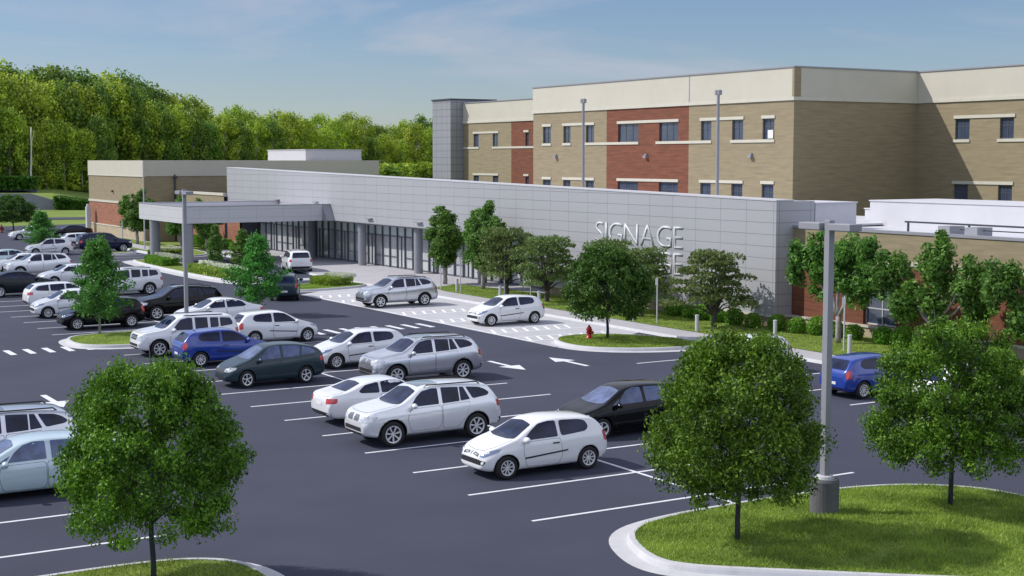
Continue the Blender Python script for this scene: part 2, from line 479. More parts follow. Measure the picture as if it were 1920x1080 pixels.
def kerb(name, pts, w=0.16, h=0.15, closed=True, gutter=0.3):
    """a raised kerb with a flat gutter apron outside it, following pts (counter-clockwise)"""
    m = MB(); n = len(pts)
    P = [Vector((p[0], p[1])) for p in pts]
    N = []
    for i in range(n):
        a = P[i-1] if (closed or i > 0) else P[i]
        b = P[(i+1) % n] if (closed or i < n-1) else P[i]
        d = (b-a).normalized(); N.append(Vector((d.y, -d.x)))
    prof = [(gutter, 0.006), (0.03, 0.018), (0.0, 0.10), (-0.03, h), (-w, h+0.004), (-w-0.01, 0.05)]
    for (o, z) in prof:
        for i in range(n):
            q = P[i] + N[i]*o; m.v.append((q.x, q.y, z))
    for k in range(len(prof)-1):
        for i in range(n if closed else n-1):
            j = (i+1) % n
            m.f.append((k*n+i, k*n+j, (k+1)*n+j, (k+1)*n+i))
    return struct(name, m, KERBM)
def smooth_loop(pts, it=3):
    for _ in range(it):
        q = []
        n = len(pts)
        for i in range(n):
            a, b = pts[i], pts[(i+1) % n]
            q.append((a[0]*.75+b[0]*.25, a[1]*.75+b[1]*.25)); q.append((a[0]*.25+b[0]*.75, a[1]*.25+b[1]*.75))
        pts = q
    return pts
def ground_patch(name, pts, z, m, dome=0.0):
    me = MB()
    if dome:
        cx = sum(p[0] for p in pts)/len(pts); cy = sum(p[1] for p in pts)/len(pts)
        R = 5
        n = len(pts)
        for k in range(R):
            t = 1-k/R
            for p in pts: me.v.append((cx+(p[0]-cx)*t, cy+(p[1]-cy)*t, z+dome*(1-t*t)))
        me.v.append((cx, cy, z+dome))
        for k in range(R-1):
            for i in range(n):
                j = (i+1) % n
                me.f.append((k*n+i, k*n+j, (k+1)*n+j, (k+1)*n+i))
        for i in range(n): me.f.append(((R-1)*n+i, (R-1)*n+(i+1) % n, R*n))
    else:
        me.poly([(p[0], p[1], z) for p in pts])
    return struct(name, me, m, smooth=bool(dome))
def inset(pts, d):
    n = len(pts); out = []
    for i in range(n):
        a, b = Vector(pts[i-1]), Vector(pts[(i+1) % n])
        t = (b-a).normalized(); q = Vector(pts[i]) + Vector((-t.y, t.x))*d
        out.append((q.x, q.y))
    return out
def inside(p, poly):
    x, y = p; r = False; n = len(poly)
    for i in range(n):
        x1, y1 = poly[i]; x2, y2 = poly[(i+1) % n]
        if (y1 > y) != (y2 > y) and x < (x2-x1)*(y-y1)/(y2-y1)+x1: r = not r
    return r
def blades(name, pts, n, h, wd, z, seed, hole=None, clump=0.0):
    r = random.Random(seed); m = MB()
    xs = [p[0] for p in pts]; ys = [p[1] for p in pts]
    c = 0
    while c < n:
        x, y = r.uniform(min(xs), max(xs)), r.uniform(min(ys), max(ys))
        if not inside((x, y), pts): continue
        c += 1
        a = r.uniform(0, 2*pi); hh = h*r.uniform(0.5, 1.25)*(0.75+0.5*noise.noise((x*1.3, y*1.3, 3.0)))
        ww = wd*r.uniform(0.6, 1.3); lx, ly = r.gauss(0, hh*.45), r.gauss(0, hh*.45)
        dx, dy = cos(a)*ww, sin(a)*ww
        i = len(m.v)
        m.v += [(x-dx, y-dy, z-0.02), (x+dx, y+dy, z-0.02), (x+lx, y+ly, z+hh)]
        m.f.append((i, i+1, i+2))
    return tag(m.build(name, BLADE), kind='stuff', label='short green grass growing on the planted ground', cat='grass')

# near island on the right (the one with two trees and the lamp)
isl = smooth_loop([(17.55, 23.9), (18.4, 25.9), (20.2, 26.55), (23.6, 26.65), (26.6, 26.4), (28.4, 25.2), (29.0, 23.8), (28.9, 20.5), (28.3, 17.5), (24.2, 17.6), (21.6, 19.6), (19.0, 21.8), (17.75, 22.9)][::-1], 3)
isl2b = smooth_loop([(37.0, 56.9), (39.3, 56.4), (40.9, 53.6), (41.2, 51.2), (40.1, 50.3), (38.4, 50.5), (36.6, 51.3), (35.4, 52.6), (35.2, 54.2), (35.7, 55.8)], 3)
isl3 = smooth_loop([(16.2, 65.9), (16.5, 68.2), (18.0, 69.0), (22.4, 69.0), (22.9, 68.6), (22.9, 64.2), (22.4, 63.6), (18.0, 63.8), (16.6, 64.6)][::-1], 3)
isl1 = smooth_loop([(2.5, 28.0), (4.5, 28.9), (8.6, 29.0), (10.0, 28.4), (10.5, 27.2), (10.2, 24.5), (9.0, 23.0), (3.0, 23.0), (2.0, 25)][::-1], 3)
isl_sizes = {}
def area(p): return sum(p[i][0]*p[(i+1) % len(p)][1]-p[(i+1) % len(p)][0]*p[i][1] for i in range(len(p)))/2
def ccw(p): return p if area(p) > 0 else p[::-1]
for nm, p, gut in (('a', isl, 0.42), ('b', isl2b, 0.4), ('c', isl3, 0.35), ('d', isl1, 0.35)):
    p = ccw(p)
    kerb('kerb', p, gutter=gut)
    q = inset(p, 0.15)
    ground_patch('planting_bed', q, 0.13, GRASS, dome=0.10)
    n = {'a': 95000, 'b': 14000, 'c': 6000, 'd': 26000}[nm]
    hh = {'a': 0.085, 'b': 0.06, 'c': 0.05, 'd': 0.085}[nm]
    # blades follow the dome: split into rings by height
    cx = sum(t[0] for t in q)/len(q); cy = sum(t[1] for t in q)/len(q)
    r = random.Random(11); m = MB(); c = 0
    xs = [t[0] for t in q]; ys = [t[1] for t in q]
    while c < n:
        x, y = r.uniform(min(xs), max(xs)), r.uniform(min(ys), max(ys))
        if not inside((x, y), q): continue
        c += 1
        # how far out towards the rim
        lo, hi = 1.0, 40.0
        for _ in range(9):
            md = (lo+hi)/2
            if inside((cx+(x-cx)*md, cy+(y-cy)*md), q): lo = md
            else: hi = md
        t = 1/lo
        z = 0.13+0.10*(1-t*t)
        a = r.uniform(0, 2*pi); h2 = hh*r.uniform(0.5, 1.3)*(0.8+0.6*noise.noise((x*1.1, y*1.1, 3.0)))
        ww = 0.012*r.uniform(0.6, 1.4)*(1.0 if nm in 'ad' else 2.2); lx, ly = r.gauss(0, h2*.5), r.gauss(0, h2*.5)
        dx, dy = cos(a)*ww, sin(a)*ww
        i = len(m.v)
        m.v += [(x-dx, y-dy, z-0.01), (x+dx, y+dy, z-0.01), (x+lx, y+ly, z+h2)]
        m.f.append((i, i+1, i+2))
    tag(m.build('grass', BLADE), kind='stuff', label={'a': 'mown grass on the large kerbed island under the lamp base', 'b': 'grass on the kerbed island beside the red hydrant', 'c': 'grass on the small kerbed island under the feathery tree', 'd': 'grass on the kerbed island at the bottom left corner'}[nm], cat='grass')

# sidewalk, lawn and plaza in front of the building
ground_patch('sidewalk', [(41.45, 10), (43.1, 10), (43.1, 74.5), (53, 74.5), (53, 128), (50.4, 128.2), (45.2, 128), (43.4, 126), (42.6, 104), (41.45, 96), (41.4, 90), (41.45, 60), (41.45, 52)], 0.13, PAVE)
g = MB()
g.poly([(41.45, 10, 0.13), (41.45, 60, 0.13), (41.4, 90, 0.13), (41.3, 90, 0.0), (41.35, 60, 0.0), (41.35, 10, 0.0)])
struct('kerb', g, KERBM)
g = MB()
g.poly([(41.4, 90, 0.13), (41.45, 96, 0.13), (42.6, 104, 0.13), (43.4, 126, 0.13), (43.3, 126, 0), (42.5, 104, 0), (41.35, 96, 0), (41.3, 90, 0)])
struct('kerb', g, KERBM)
LAWN = [(43.1, 8), (60, 8), (60, 53), (47.6, 53), (47.6, 75), (46.2, 84), (43.6, 82.5), (43.1, 80)]
ground_patch('lawn', LAWN, 0.145, GRASS)
blades('grass', LAWN[:1] + [(50, 8), (49, 53), (47.6, 53)] + LAWN[4:], 60000, 0.06, 0.03, 0.145, 5)

# island with hedge under the canopy columns and the grass strip
hed = [(33.8, 93.0), (36.9, 93.5), (37.2, 114.5), (35.5, 119.5), (33.9, 118.0)]
hedc = ccw(smooth_loop(hed, 2)); kerb('kerb', hedc, gutter=0.9); ground_patch('planting_bed', inset(hedc, .15), 0.14, GRASS)
st = [(34.8, 84.9), (41.2, 86.3), (41.2, 89.6), (37.0, 89.8), (34.6, 88.0)]
stc = ccw(smooth_loop(st, 2)); kerb('kerb', stc, gutter=0.2); ground_patch('planting_bed', inset(stc, .15), 0.14, GRASS)
blades('grass', inset(stc, .2), 9000, 0.06, 0.03, 0.14, 8)
g = MB(); strip(g, 37.6, 41.3, 93.6, 95.4, 0.006); struct('pale_pavement_band', g, CONC)
g = MB(); strip(g, 37.6, 42.2, 105.5, 108.5, 0.006); struct('pale_pavement_band', g, CONC)
# far island and lawns to the left of the entrance
fi = ccw(smooth_loop([(38.6, 121), (42.5, 122), (43.6, 128), (43.8, 165), (39.0, 165), (38.4, 140)], 2))
kerb('kerb', fi, gutter=0.3); ground_patch('planting_bed', inset(fi, .15), 0.14, GRASS)
g = MB(); g.quad((39.2, 124, .148), (41.0, 124, .148), (41.6, 166, .148), (40.2, 166, .148)); struct('sidewalk', g, PAVE)
fi = ccw(smooth_loop([(33.6, 127.5), (37.5, 127.8), (37.4, 129.8), (33.6, 129.6)], 2))
kerb('kerb', fi, gutter=0.2); ground_patch('planting_bed', inset(fi, .15), 0.14, GRASS)

# ------------------------------------------------------------------ far ground on the left: lawn, terrace, retaining wall
def at(px, py, D):
    """a point D metres ahead of the camera on the sight line of photo pixel px, py"""
    F = 2700.; P = radians(5.08)
    a = (px-960)/F; b = -(py-540)/F
    X, Y, Z = a, cos(P)+b*sin(P), -sin(P)+b*cos(P)
    t = D/Y
    X, Y, Z = X*t, Y*t, 8.4+Z*t
    A = radians(31)
    return Vector((X*cos(A)+Y*sin(A), -X*sin(A)+Y*cos(A), Z))
g = MB()
p = [at(-300, 420, 196), at(-60, 420, 199), at(170, 412, 205), at(330, 410, 208)]
q = [at(-300, 400, 204), at(-60, 415, 207), at(170, 412, 213), at(330, 410, 216)]
for i in range(3): g.quad(*[(v.x, v.y, 0.02) for v in (p[i], p[i+1], q[i+1], q[i])])
struct('road', g, ASPHALT)
# terrace ground rising towards the wood
g = MB()
rows = []
for D, zs in ((246, (0.0, 0.0, 0.0, 0.0)), (250, (2.4, 2.3, 0.25, 0.0)), (300, (3.4, 3.0, 1.4, 0.5)), (420, (4.5, 4.5, 3.0, 2.5)), (700, (6, 6, 5, 5))):
    r = []
    for px, z in zip((-500, 100, 190, 1000), zs):
        v = at(px, 400, D); r.append((v.x, v.y, z-0.02))
    rows.append(r)
for i in range(4):
    for j in range(3): g.quad(rows[i][j], rows[i][j+1], rows[i+1][j+1], rows[i+1][j])
struct('hillside', g, FAR_GRASS)
g = MB()
p = [at(-300, 400, 262), at(48, 400, 262), at(170, 400, 266)]; q = [at(-300, 400, 285), at(48, 400, 285), at(170, 400, 280)]
zz = ((2.9, 3.2), (2.75, 3.1), (1.0, 1.3))
for i in range(2): g.quad((p[i].x, p[i].y, zz[i][0]), (p[i+1].x, p[i+1].y, zz[i+1][0]), (q[i+1].x, q[i+1].y, zz[i+1][1]), (q[i].x, q[i].y, zz[i][1]))
struct('upper_road', g, ASPHALT)
g = MB()
a, b = at(-200, 400, 244), at(104, 400, 245)
dr = (b-a).normalized(); nr = Vector((dr.y, -dr.x, 0))*0.4
for (u, v, z0, z1) in ((a, a.lerp(b, 0.85), 2.75, 2.75), (a.lerp(b, 0.85), b, 2.75, 1.55)):
    i = len(g.v)
    for t, z in ((u, z0), (v, z1)):
        g.v += [(t.x, t.y, -.1), (t.x, t.y, z), (t.x-nr.x, t.y-nr.y, z), (t.x-nr.x, t.y-nr.y, -.1)]
    g.f += [(i, i+4, i+5, i+1), (i+1, i+5, i+6, i+2), (i+2, i+6, i+7, i+3), (i+4, i+7, i+6, i+5), (i, i+1, i+2, i+3)]
tag(g.build('retaining_wall', mat('blue_grey_block', (0.20, 0.21, 0.25), 0.85, noise_amt=.1, nscale=.6)), 'grey retaining wall with stepped top below the wood at far left', 'wall')

# ------------------------------------------------------------------ buildings
def wall_open(mb, plane, pos, u0, u1, z0, z1, ops, depth):
    """a vertical sheet at x=pos (plane 'x', faces -x) or y=pos (plane 'y', faces -y) with rectangular openings and their reveals"""
    us = sorted(set([u0, u1] + [o[0] for o in ops] + [o[1] for o in ops]))
    zs = sorted(set([z0, z1] + [o[2] for o in ops] + [o[3] for o in ops]))
    us = [u for u in us if u0 <= u <= u1]; zs = [z for z in zs if z0 <= z <= z1]
    P = (lambda u, z, d=0: (pos+d, u, z)) if plane == 'x' else (lambda u, z, d=0: (u, pos+d, z))
    for i in range(len(us)-1):
        for j in range(len(zs)-1):
            cu, cz = (us[i]+us[i+1])/2, (zs[j]+zs[j+1])/2
            if any(o[0] < cu < o[1] and o[2] < cz < o[3] for o in ops): continue
            mb.quad(P(us[i], zs[j]), P(us[i], zs[j+1]), P(us[i+1], zs[j+1]), P(us[i+1], zs[j]))
    for (a, b, c, d) in ops:
        mb.quad(P(a, c), P(a, d), P(a, d, depth), P(a, c, depth))
        mb.quad(P(b, c), P(b, c, depth), P(b, d, depth), P(b, d))
        mb.quad(P(a, c), P(a, c, depth), P(b, c, depth), P(b, c))
        mb.quad(P(a, d), P(b, d), P(b, d, depth), P(a, d, depth))
def win_x(parent, pos, c0, c1, z0, z1, rec=0.14, cols=2, rows=(0.62,), pane=None, fm=None, t=0.05):
    f = MB()
    x0, x1 = pos+rec-0.03, pos+rec+0.03
    f.box(x0, x1, c0, c0+t, z0, z1); f.box(x0, x1, c1-t, c1, z0, z1)
    f.box(x0, x1, c0+t, c1-t, z0, z0+t); f.box(x0, x1, c0+t, c1-t, z1-t, z1)
    for k in range(1, cols):
        y = c0+(c1-c0)*k/cols; f.box(x0+.004, x1, y-t*.4, y+t*.4, z0+t, z1-t)
    for r in rows:
        z = z0+(z1-z0)*r; f.box(x0+.008, x1, c0+t, c1-t, z-t*.4, z+t*.4)
    w_ = f.build('window', fm or FRAMEM, parent)
    p = MB(); p.quad((pos+rec, c0+.01, z0+.01), (pos+rec, c0+.01, z1-.01), (pos+rec, c1-.01, z1-.01), (pos+rec, c1-.01, z0+.01))
    p.build('pane', pane or WGLASS, w_)
    return w_

# --- the tall brick building behind
BB = empty('brick_building', (63, 86, 0), 0, 'large three storey tan and red brick building with cream top band', 'building')
BB.location = (0, 0, 0)
H = 14.28; ZF = 12.2
Y0, Y1 = 69.96, 101.44
SA = 74.0; SY1 = 133.1
def winrow(zh, zs): return zh, zs
UP = (9.75, 11.08); LO = (5.48, 6.81)
main_w = [(99.95, 98.75), (96.9, 95.85), (93.7, 92.55), (89.35, 86.75), (84.2, 81.95), (79.4, 78.25), (76.05, 74.9), (72.95, 71.8)]
main_w = [(b, a) for a, b in main_w]
sb_w = [(130.9-1.1, 130.9), (126.95-1.1, 126.95), (119.96, 120.6)]
rt_w = [(65.4, 66.6), (61.85, 62.95), (56.6, 57.8), (53.0, 54.2), (47.8, 49.0)]
def ops(ws, zz): return [(a, b, z0, z1) for (a, b) in ws for (z0, z1) in zz]
RA, RB = 80.75, 90.85
w1 = MB()
wall_open(w1, 'x', 63, Y0, RA, 0, ZF, ops([x for x in main_w if x[1] < RA], (UP, LO)), .2)
w1.build('tan_wall', TAN, BB); w1 = MB()
wall_open(w1, 'x', 63, RB, Y1, 0, ZF, ops([x for x in main_w if x[0] > RB], (UP, LO)), .2)
w1.quad((63, Y1, 0), (63, Y1, ZF), (SA, Y1, ZF), (SA, Y1, 0))
w1.build('tan_wall', TAN, BB); w1 = MB()
wall_open(w1, 'x', SA, 123.3, SY1, 0, ZF, ops(sb_w[:2], (UP, LO)), .2)
w1.build('tan_wall', TAN, BB); w1 = MB()
wall_open(w1, 'x', SA, 30, Y0, 0, ZF, ops(rt_w, (UP, LO)), .2)
w1.quad((63, Y0, 0), (SA, Y0, 0), (SA, Y0, ZF), (63, Y0, ZF))
w1.build('tan_wall', TAN, BB)
w2 = MB()
wall_open(w2, 'x', 63, RA, RB, 0, ZF, ops([x for x in main_w if RA < x[0] < RB], (UP, LO)), .2)
w2.build('red_wall', RED, BB); w2 = MB()
wall_open(w2, 'x', SA, Y1, 123.3, 0, ZF, ops(sb_w[2:], (UP, LO)), .2)
w2.build('red_wall', RED, BB)
w3 = MB()
w3.box(62.97, SA+0.6, Y0-0.03, Y1+0.03, ZF+.22, H)
w3.box(SA-0.03, 110, Y1+.04, SY1+.0, ZF+.22, H)
w3.box(SA-0.03, 110, 30, Y0-.04, ZF+.22, H)
w3.build('fascia', CREAM, BB)
w3 = MB()
w3.box(62.9, SA+0.6, Y0-0.09, Y1+0.06, ZF, ZF+.22)
w3.box(SA-0.1, 110, Y1+.07, SY1+.0, ZF, ZF+.22)
w3.box(SA-0.1, 110, 30, Y0-.1, ZF, ZF+.22)
w3.build('stone_band', TRIM, BB)
w3 = MB()
w3.box(62.9, SA+0.6, Y0-0.09, Y1+0.06, H, H+.09)
w3.box(SA-0.1, 110, Y1+.07, SY1+.0, H, H+.09)
w3.box(SA-0.1, 110, 30, Y0-.1, H, H+.09)
w3.box(62.955, 62.968, 80.66, 80.74, ZF+.22, H)
w3.build('coping', GREYM, BB)
w3 = MB(); w3.box(SA+.25, 110, 30, SY1-.02, 0, ZF); w3.box(63.25, SA+.2, Y0+.05, Y1-.05, 0, ZF); w3.build('interior_core', DARKM, BB)
for (a, b) in main_w:
    for (z0, z1) in (UP, LO): win_x(BB, 63, a, b, z0, z1, cols=3 if b-a > 1.6 else 2)
for (a, b) in sb_w+rt_w:
    for (z0, z1) in (UP, LO): win_x(BB, SA, a, b, z0, z1)
def trim(pos, a, b, z, h=.2, out=.07):
    m = MB(); m.box(pos-out, pos+.02, a, b, z, z+h); m.build('stone_trim', TRIM, BB)
MW = main_w
for zt in (UP[1], LO[1]):
    for (i, j) in ((0, 0), (1, 2), (3, 4), (5, 6), (7, 7)): trim(63, MW[j][0]-.08, MW[i][1]+.08, zt+.02)
    trim(SA, sb_w[1][0]-.1, sb_w[0][1]+.1, zt+.02); trim(SA, sb_w[2][0], sb_w[2][1]+.3, zt+.02)
    trim(SA, rt_w[1][0]-.1, rt_w[0][1]+.1, zt+.02)
for zt in (UP[0], LO[0]):
    trim(63, MW[0][0]-.08, MW[0][1]+.08, zt-.2, .19); trim(63, MW[1][0]-.08, MW[1][1]+.08, zt-.2, .19)
    trim(63, MW[3][0]-.05, MW[2][1]+.08, zt-.2, .19); trim(63, MW[5][0]-.05, MW[4][1]+.35, zt-.2, .19)
    trim(63, MW[7][0]-.05, MW[6][1]+.1, zt-.2, .19)
    trim(SA, sb_w[0][0]-.05, 133.0, zt-.2, .19); trim(SA, Y1+.1, sb_w[1][1]+.05, zt-.2, .19)
    trim(SA, rt_w[0][0]-.05, rt_w[0][1]+.1, zt-.2, .19); trim(SA, 40, rt_w[1][1]+.15, zt-.2, .19)
for c in (97.9, 85.7, 74.0):
    m = MB(); m.box(62.75, 63, c-.16, c+.16, 8.55, 8.72); m.box(62.85, 63, c-.1, c+.1, 8.72, 8.85); m.build('wall_light', GREYM, BB)
m = MB(); m.box(63.06, 63.09, 71.98, 72.5, 9.8, 10.35); m.build('paper_sign', PLATE, BB)
m = MB(); m.box(62.93, 62.965, Y0-.07, Y0+.12, ZF+.25, H-.02); m.box(62.97, 63.5, Y0-.07, Y0-.04, ZF+.25, H-.02); m.build('corner_joint', TAN, BB)

tw = empty('stair_tower', (0, 0, 0), 0, 'grey panelled tower at the far left end of the brick building', 'tower')
m = MB(); m.box(72.5, 78, 133.15, 137.15, 0, 14.65); m.build('wall_panels', GPANEL, tw)
m = MB(); m.box(72.4, 78.1, 133.05, 137.25, 14.65, 14.8); m.build('coping', DARKM, tw)

# --- the white entrance wing
WB = empty('entrance_wing', (0, 0, 0), 0, 'long low entrance wing of pale metal panels with glass front', 'building')
WA = 47.6; C0 = 54.0; C1 = 132.0; CG = 75.3
def ztop(c): return 6.38+(c-C0)*(7.64-6.38)/(C1-C0)
m = MB()
def wedge(m, x0, x1, c0, c1, zb):
    i = len(m.v)
    m.v += [(x0, c0, zb), (x1, c0, zb), (x1, c1, zb), (x0, c1, zb), (x0, c0, ztop(c0)), (x1, c0, ztop(c0)), (x1, c1, ztop(c1)), (x0, c1, ztop(c1))]
    for f in ((0,3,2,1),(4,5,6,7),(0,1,5,4),(1,2,6,5),(2,3,7,6),(3,0,4,7)): m.f.append(tuple(i+k for k in f))
wedge(m, WA, 48.7, C0, CG, 0.72)
wedge(m, WA, 48.7, CG, C1, 3.52)
m.box(48.7, 50.1, C0+.0, C0+1.6, 4.3, 6.36)
m.build('panel_wall', PANEL, WB)
m = MB()
i = 0
m.v += [(WA-.03, C0-.03, ztop(C0)), (48.73, C0-.03, ztop(C0)), (48.73, C1, ztop(C1)), (WA-.03, C1, ztop(C1)), (WA-.03, C0-.03, ztop(C0)+.07), (48.73, C0-.03, ztop(C0)+.07), (48.73, C1, ztop(C1)+.07), (WA-.03, C1, ztop(C1)+.07)]
for f in ((0,3,2,1),(4,5,6,7),(0,1,5,4),(1,2,6,5),(2,3,7,6),(3,0,4,7)): m.f.append(f)
m.build('coping', LGREY, WB)
m = MB(); m.box(WA+.02, 49.0, C0+.02, CG, 0, .62); m.build('plinth', STONE, WB)
m = MB(); m.box(WA-.07, 49.0, C0-.06, CG+.02, .62, .72); m.build('plinth_cap', TRIM, WB)
m = MB(); m.box(49.05, 62.6, C0+1.7, CG-.05, 0, 4.9); m.box(53, 62.6, CG-.04, 128, 0, 4.9); m.build('wing_block', TAN, WB)
m = MB(); m.box(48.72, 62.7, C0+1.65, 131.9, 4.95, 5.05); m.build('roof', ROOF, WB)
m = MB(); m.box(48.0, 52.99, CG+.02, 127.9, 3.40, 3.515); m.build('soffit', GREYM, WB)
# curtain wall
GX = 49.3
n = 0
cuts = []
c = CG+.3
while c < 127.3:
    cuts.append(c); c += 1.3
cuts.append(127.8)
for k in range(len(cuts)-1):
    m = MB()
    a, b = cuts[k], cuts[k+1]
    m.box(GX-.12, GX+.06, a-.06, a+.06, 0.13, 3.4)
    m.box(GX-.06, GX+.05, a+.06, b-.06, 2.52, 2.60)
    m.box(GX-.06, GX+.05, a+.06, b-.06, 0.13, 0.24)
    if k % 4 != 1:
        m.box(GX-.06, GX+.05, a+.06, b-.06, 0.95, 1.01)
    else:
        m.box(GX-.08, GX+.05, (a+b)/2-.03, (a+b)/2+.03, 0.24, 2.52)
    wd = m.build('glazing_bay', FRAMEM, WB)
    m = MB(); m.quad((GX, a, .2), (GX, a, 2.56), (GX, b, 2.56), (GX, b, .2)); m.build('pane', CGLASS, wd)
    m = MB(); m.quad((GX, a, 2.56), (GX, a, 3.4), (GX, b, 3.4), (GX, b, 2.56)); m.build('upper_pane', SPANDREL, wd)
for c in (119.14, 110.69, 100.36, 92.09):
    z = 3.95 if c < 105 else 4.95
    m = MB(); m.box(WA-.22, WA, c-.45, c+.45, z-.06, z+.02); m.build('wall_light', GREYM, WB)
for (x, c) in ((48.25, 93.6), (48.25, 103.2), (48.25, 113.2), (48.25, 84.2)):
    m = MB(); m.lathe([(0.0, .13), (.33, .13), (.33, 3.40), (0, 3.40)], 20, c=(x, c, 0)); m.build('column', GREYM, WB, smooth=False)

# --- sign letters (two lines, the lower one half hidden behind trees)
def sign(text, z, label):
    root = empty('wall_sign', (WA-.012, 69.65, z), 0, label, 'sign')
    h = 1.17
    cur = bpy.data.curves.new('sign_text', 'FONT')
    advance = []
    widths = {}
    for ch in text:
        cur.offset = -0.014; cur.body = ch; cur.size = 1.0; cur.extrude = 0; cur.resolution_u = 6
        o = bpy.data.objects.new('t', cur); COL.objects.link(o)
        dg = bpy.context.evaluated_depsgraph_get()
        me = bpy.data.meshes.new_from_object(o.evaluated_get(dg))
        bpy.data.objects.remove(o)
        xs = [v.co.x for v in me.vertices]; ys = [v.co.y for v in me.vertices]
        advance.append((me, min(xs), max(xs), min(ys), max(ys)))
    gap = 0.10
    capH = advance[text.index('I')][4] - advance[text.index('I')][3]
    tot = sum(a[2]-a[1] for a in advance) + gap*(len(text)-1)
    sy = h/capH; sx = 8.25/tot
    cx = 0.0
    for (me, x0, x1, y0, y1), ch in zip(advance, text):
        bm = bmesh.new(); bm.from_mesh(me)
        for v in bm.verts:
            u = (v.co.x-x0+cx)*sx; t = v.co.y*sy
            v.co = Vector((0, -u, t))
        r = bmesh.ops.extrude_face_region(bm, geom=bm.faces[:])
        for e in r['geom']:
            if isinstance(e, bmesh.types.BMVert): e.co.x -= 0.035
        bmesh.ops.recalc_face_normals(bm, faces=bm.faces[:])
        m2 = bpy.data.meshes.new('letter'); bm.to_mesh(m2); bm.free()
        m2.materials.append(LETTER)
        o = bpy.data.objects.new('letter', m2); COL.objects.link(o); o.parent = root
        cx += (x1-x0)+gap
    return root
sign('SIGNAGE', 3.62, 'upper line of raised white letters reading SIGNAGE on the pale wall')
sign('SIGNAGE', 2.18, 'lower repeat line of raised white letters half hidden behind the trees')

# --- entrance canopy
CN = empty('entrance_canopy', (0, 0, 0), 0, 'grey panelled canopy on round columns over the drop off lane', 'canopy')
m = MB()
X0, X1, K0, K1 = 35.35, WA-.03, 107.8, 119.4
m.box(X0, X0+.4, K0, K1, 3.52, 4.80)
m.box(X0+.4, X1, K0, K0+.4, 3.52, 4.80)
m.box(X0+.4, X1, K1-.4, K1, 3.52, 4.80)
m.build('fascia_panels', PANEL_S, CN)
m = MB(); m.box(X0+.41, X1, K0+.41, K1-.41, 3.6, 4.1); m.build('roof_deck', ROOF, CN)
m = MB(); m.box(X0-.03, X0+.43, K0-.03, K1+.03, 4.80, 4.86); m.box(X0+.43, X1, K0-.03, K0+.43, 4.80, 4.86); m.box(X0+.43, X1, K1-.43, K1+.03, 4.80, 4.86); m.build('coping', GREYM, CN)
m = MB(); m.v += [(X1, K0-.9, 3.53), (X1, K0-.003, 3.53), (X1, K0-.003, 4.78), (X1-.7, K0-.9, 3.53), (X1-.7, K0-.003, 3.53), (X1-.7, K0-.003, 4.78)]
m.f += [(0, 1, 2), (3, 5, 4), (0, 2, 5, 3), (0, 3, 4, 1), (1, 4, 5, 2)]; m.build('end_fin', GREYM, CN)
for (x, c) in ((35.8, 116.6), (35.8, 108.3)):
    m = MB(); m.lathe([(0, .1), (.42, .1), (.42, 3.52), (0, 3.52)], 20, c=(x, c, 0)); m.build('column', GREYM, CN)

# --- low building on the left
LB = empty('low_building', (0, 0, 0), 0, 'low tan and red brick building with cream top band at the left', 'building')
m = MB(); wall_open(m, 'x', 44, 146.86, 168.2, 3.95, 6.72, [], .2)
m.quad((44, 146.86, 0), (70.8, 146.86, 0), (70.8, 146.86, 6.72), (44, 146.86, 6.72)); m.build('tan_wall', TAN, LB)
m = MB(); wall_open(m, 'x', 44, 146.86, 168.2, 1.25, 3.72, [], .2); m.build('red_wall', RED2, LB)
m = MB(); m.box(43.9, 45, 146.88, 168.3, 0, 1.15); m.build('stone_base', STONE, LB)
m = MB(); m.box(43.85, 44.3, 146.83, 168.35, 1.15, 1.26); m.box(43.93, 44.3, 146.83, 168.25, 3.72, 3.95); m.box(43.92, 44.2, 146.8, 168.25, 6.66, 6.73); m.build('stone_band', TRIM, LB)
m = MB(); m.box(43.96, 70.8, 146.8, 168.3, 6.73, 8.35); m.build('fascia', CREAM, LB)
m = MB(); m.box(44.3, 70.7, 147.2, 168.1, 0, 6.7); m.build('interior_core', DARKM, LB)
m = MB(); m.box(47.2, 47.34, 146.7, 146.84, 0, 6.9); m.box(47.1, 47.5, 146.6, 146.8, 6.5, 6.75); m.build('downpipe', DARKM, LB)
m = MB(); m.box(43.8, 44, 158, 158.25, 4.9, 5.1); m.build('wall_light', DARKM, LB)
m = MB(); m.box(43.0, 43.5, 165.6, 166.2, 0, 3.1); m.box(43.1, 43.4, 165.7, 166.1, 3.1, 3.4)
tag(m.build('entrance_pylon', LGREY, bevel=.03), 'slim pale pylon standing before the red brick end wall', 'pylon')
# brick link between the low building and the entrance wing
BL = empty('brick_link', (0, 0, 0), 0, 'low brick link with tan parapet and narrow windows behind the canopy', 'building')
LX = 47.3
lw = [(144.4, 145.0), (141.2, 141.8), (137.9, 138.6), (134.6, 135.4), (131.2, 132.0)]
m = MB(); wall_open(m, 'x', LX, 127.9, 146.4, .8, 3.4, [(a, b, .95, 3.2) for a, b in lw], .2); m.build('red_wall', RED2, BL)
m = MB(); wall_open(m, 'x', LX, 132.06, 146.4, 3.4, 5.0, [], .2); m.build('tan_wall', TAN, BL)
m = MB(); m.box(LX-.08, LX+.25, 132.06, 146.45, 5.0, 5.25); m.box(LX-.06, LX+.02, 132.06, 146.4, 3.32, 3.45); m.box(LX-.1, LX+.02, 127.9, 146.4, .66, .8); m.build('stone_band', TRIM, BL)
m = MB(); m.box(LX-.04, LX+.1, 127.9, 146.4, 0, .66); m.build('stone_base', STONE, BL)
m = MB(); m.box(LX+.25, 55, 128, 131.9, 0, 3.4); m.box(LX+.25, 55, 132.1, 146.3, 0, 4.9); m.build('interior_core', DARKM, BL)
for a, b in lw: win_x(BL, LX, a, b, .95, 3.2, cols=1)
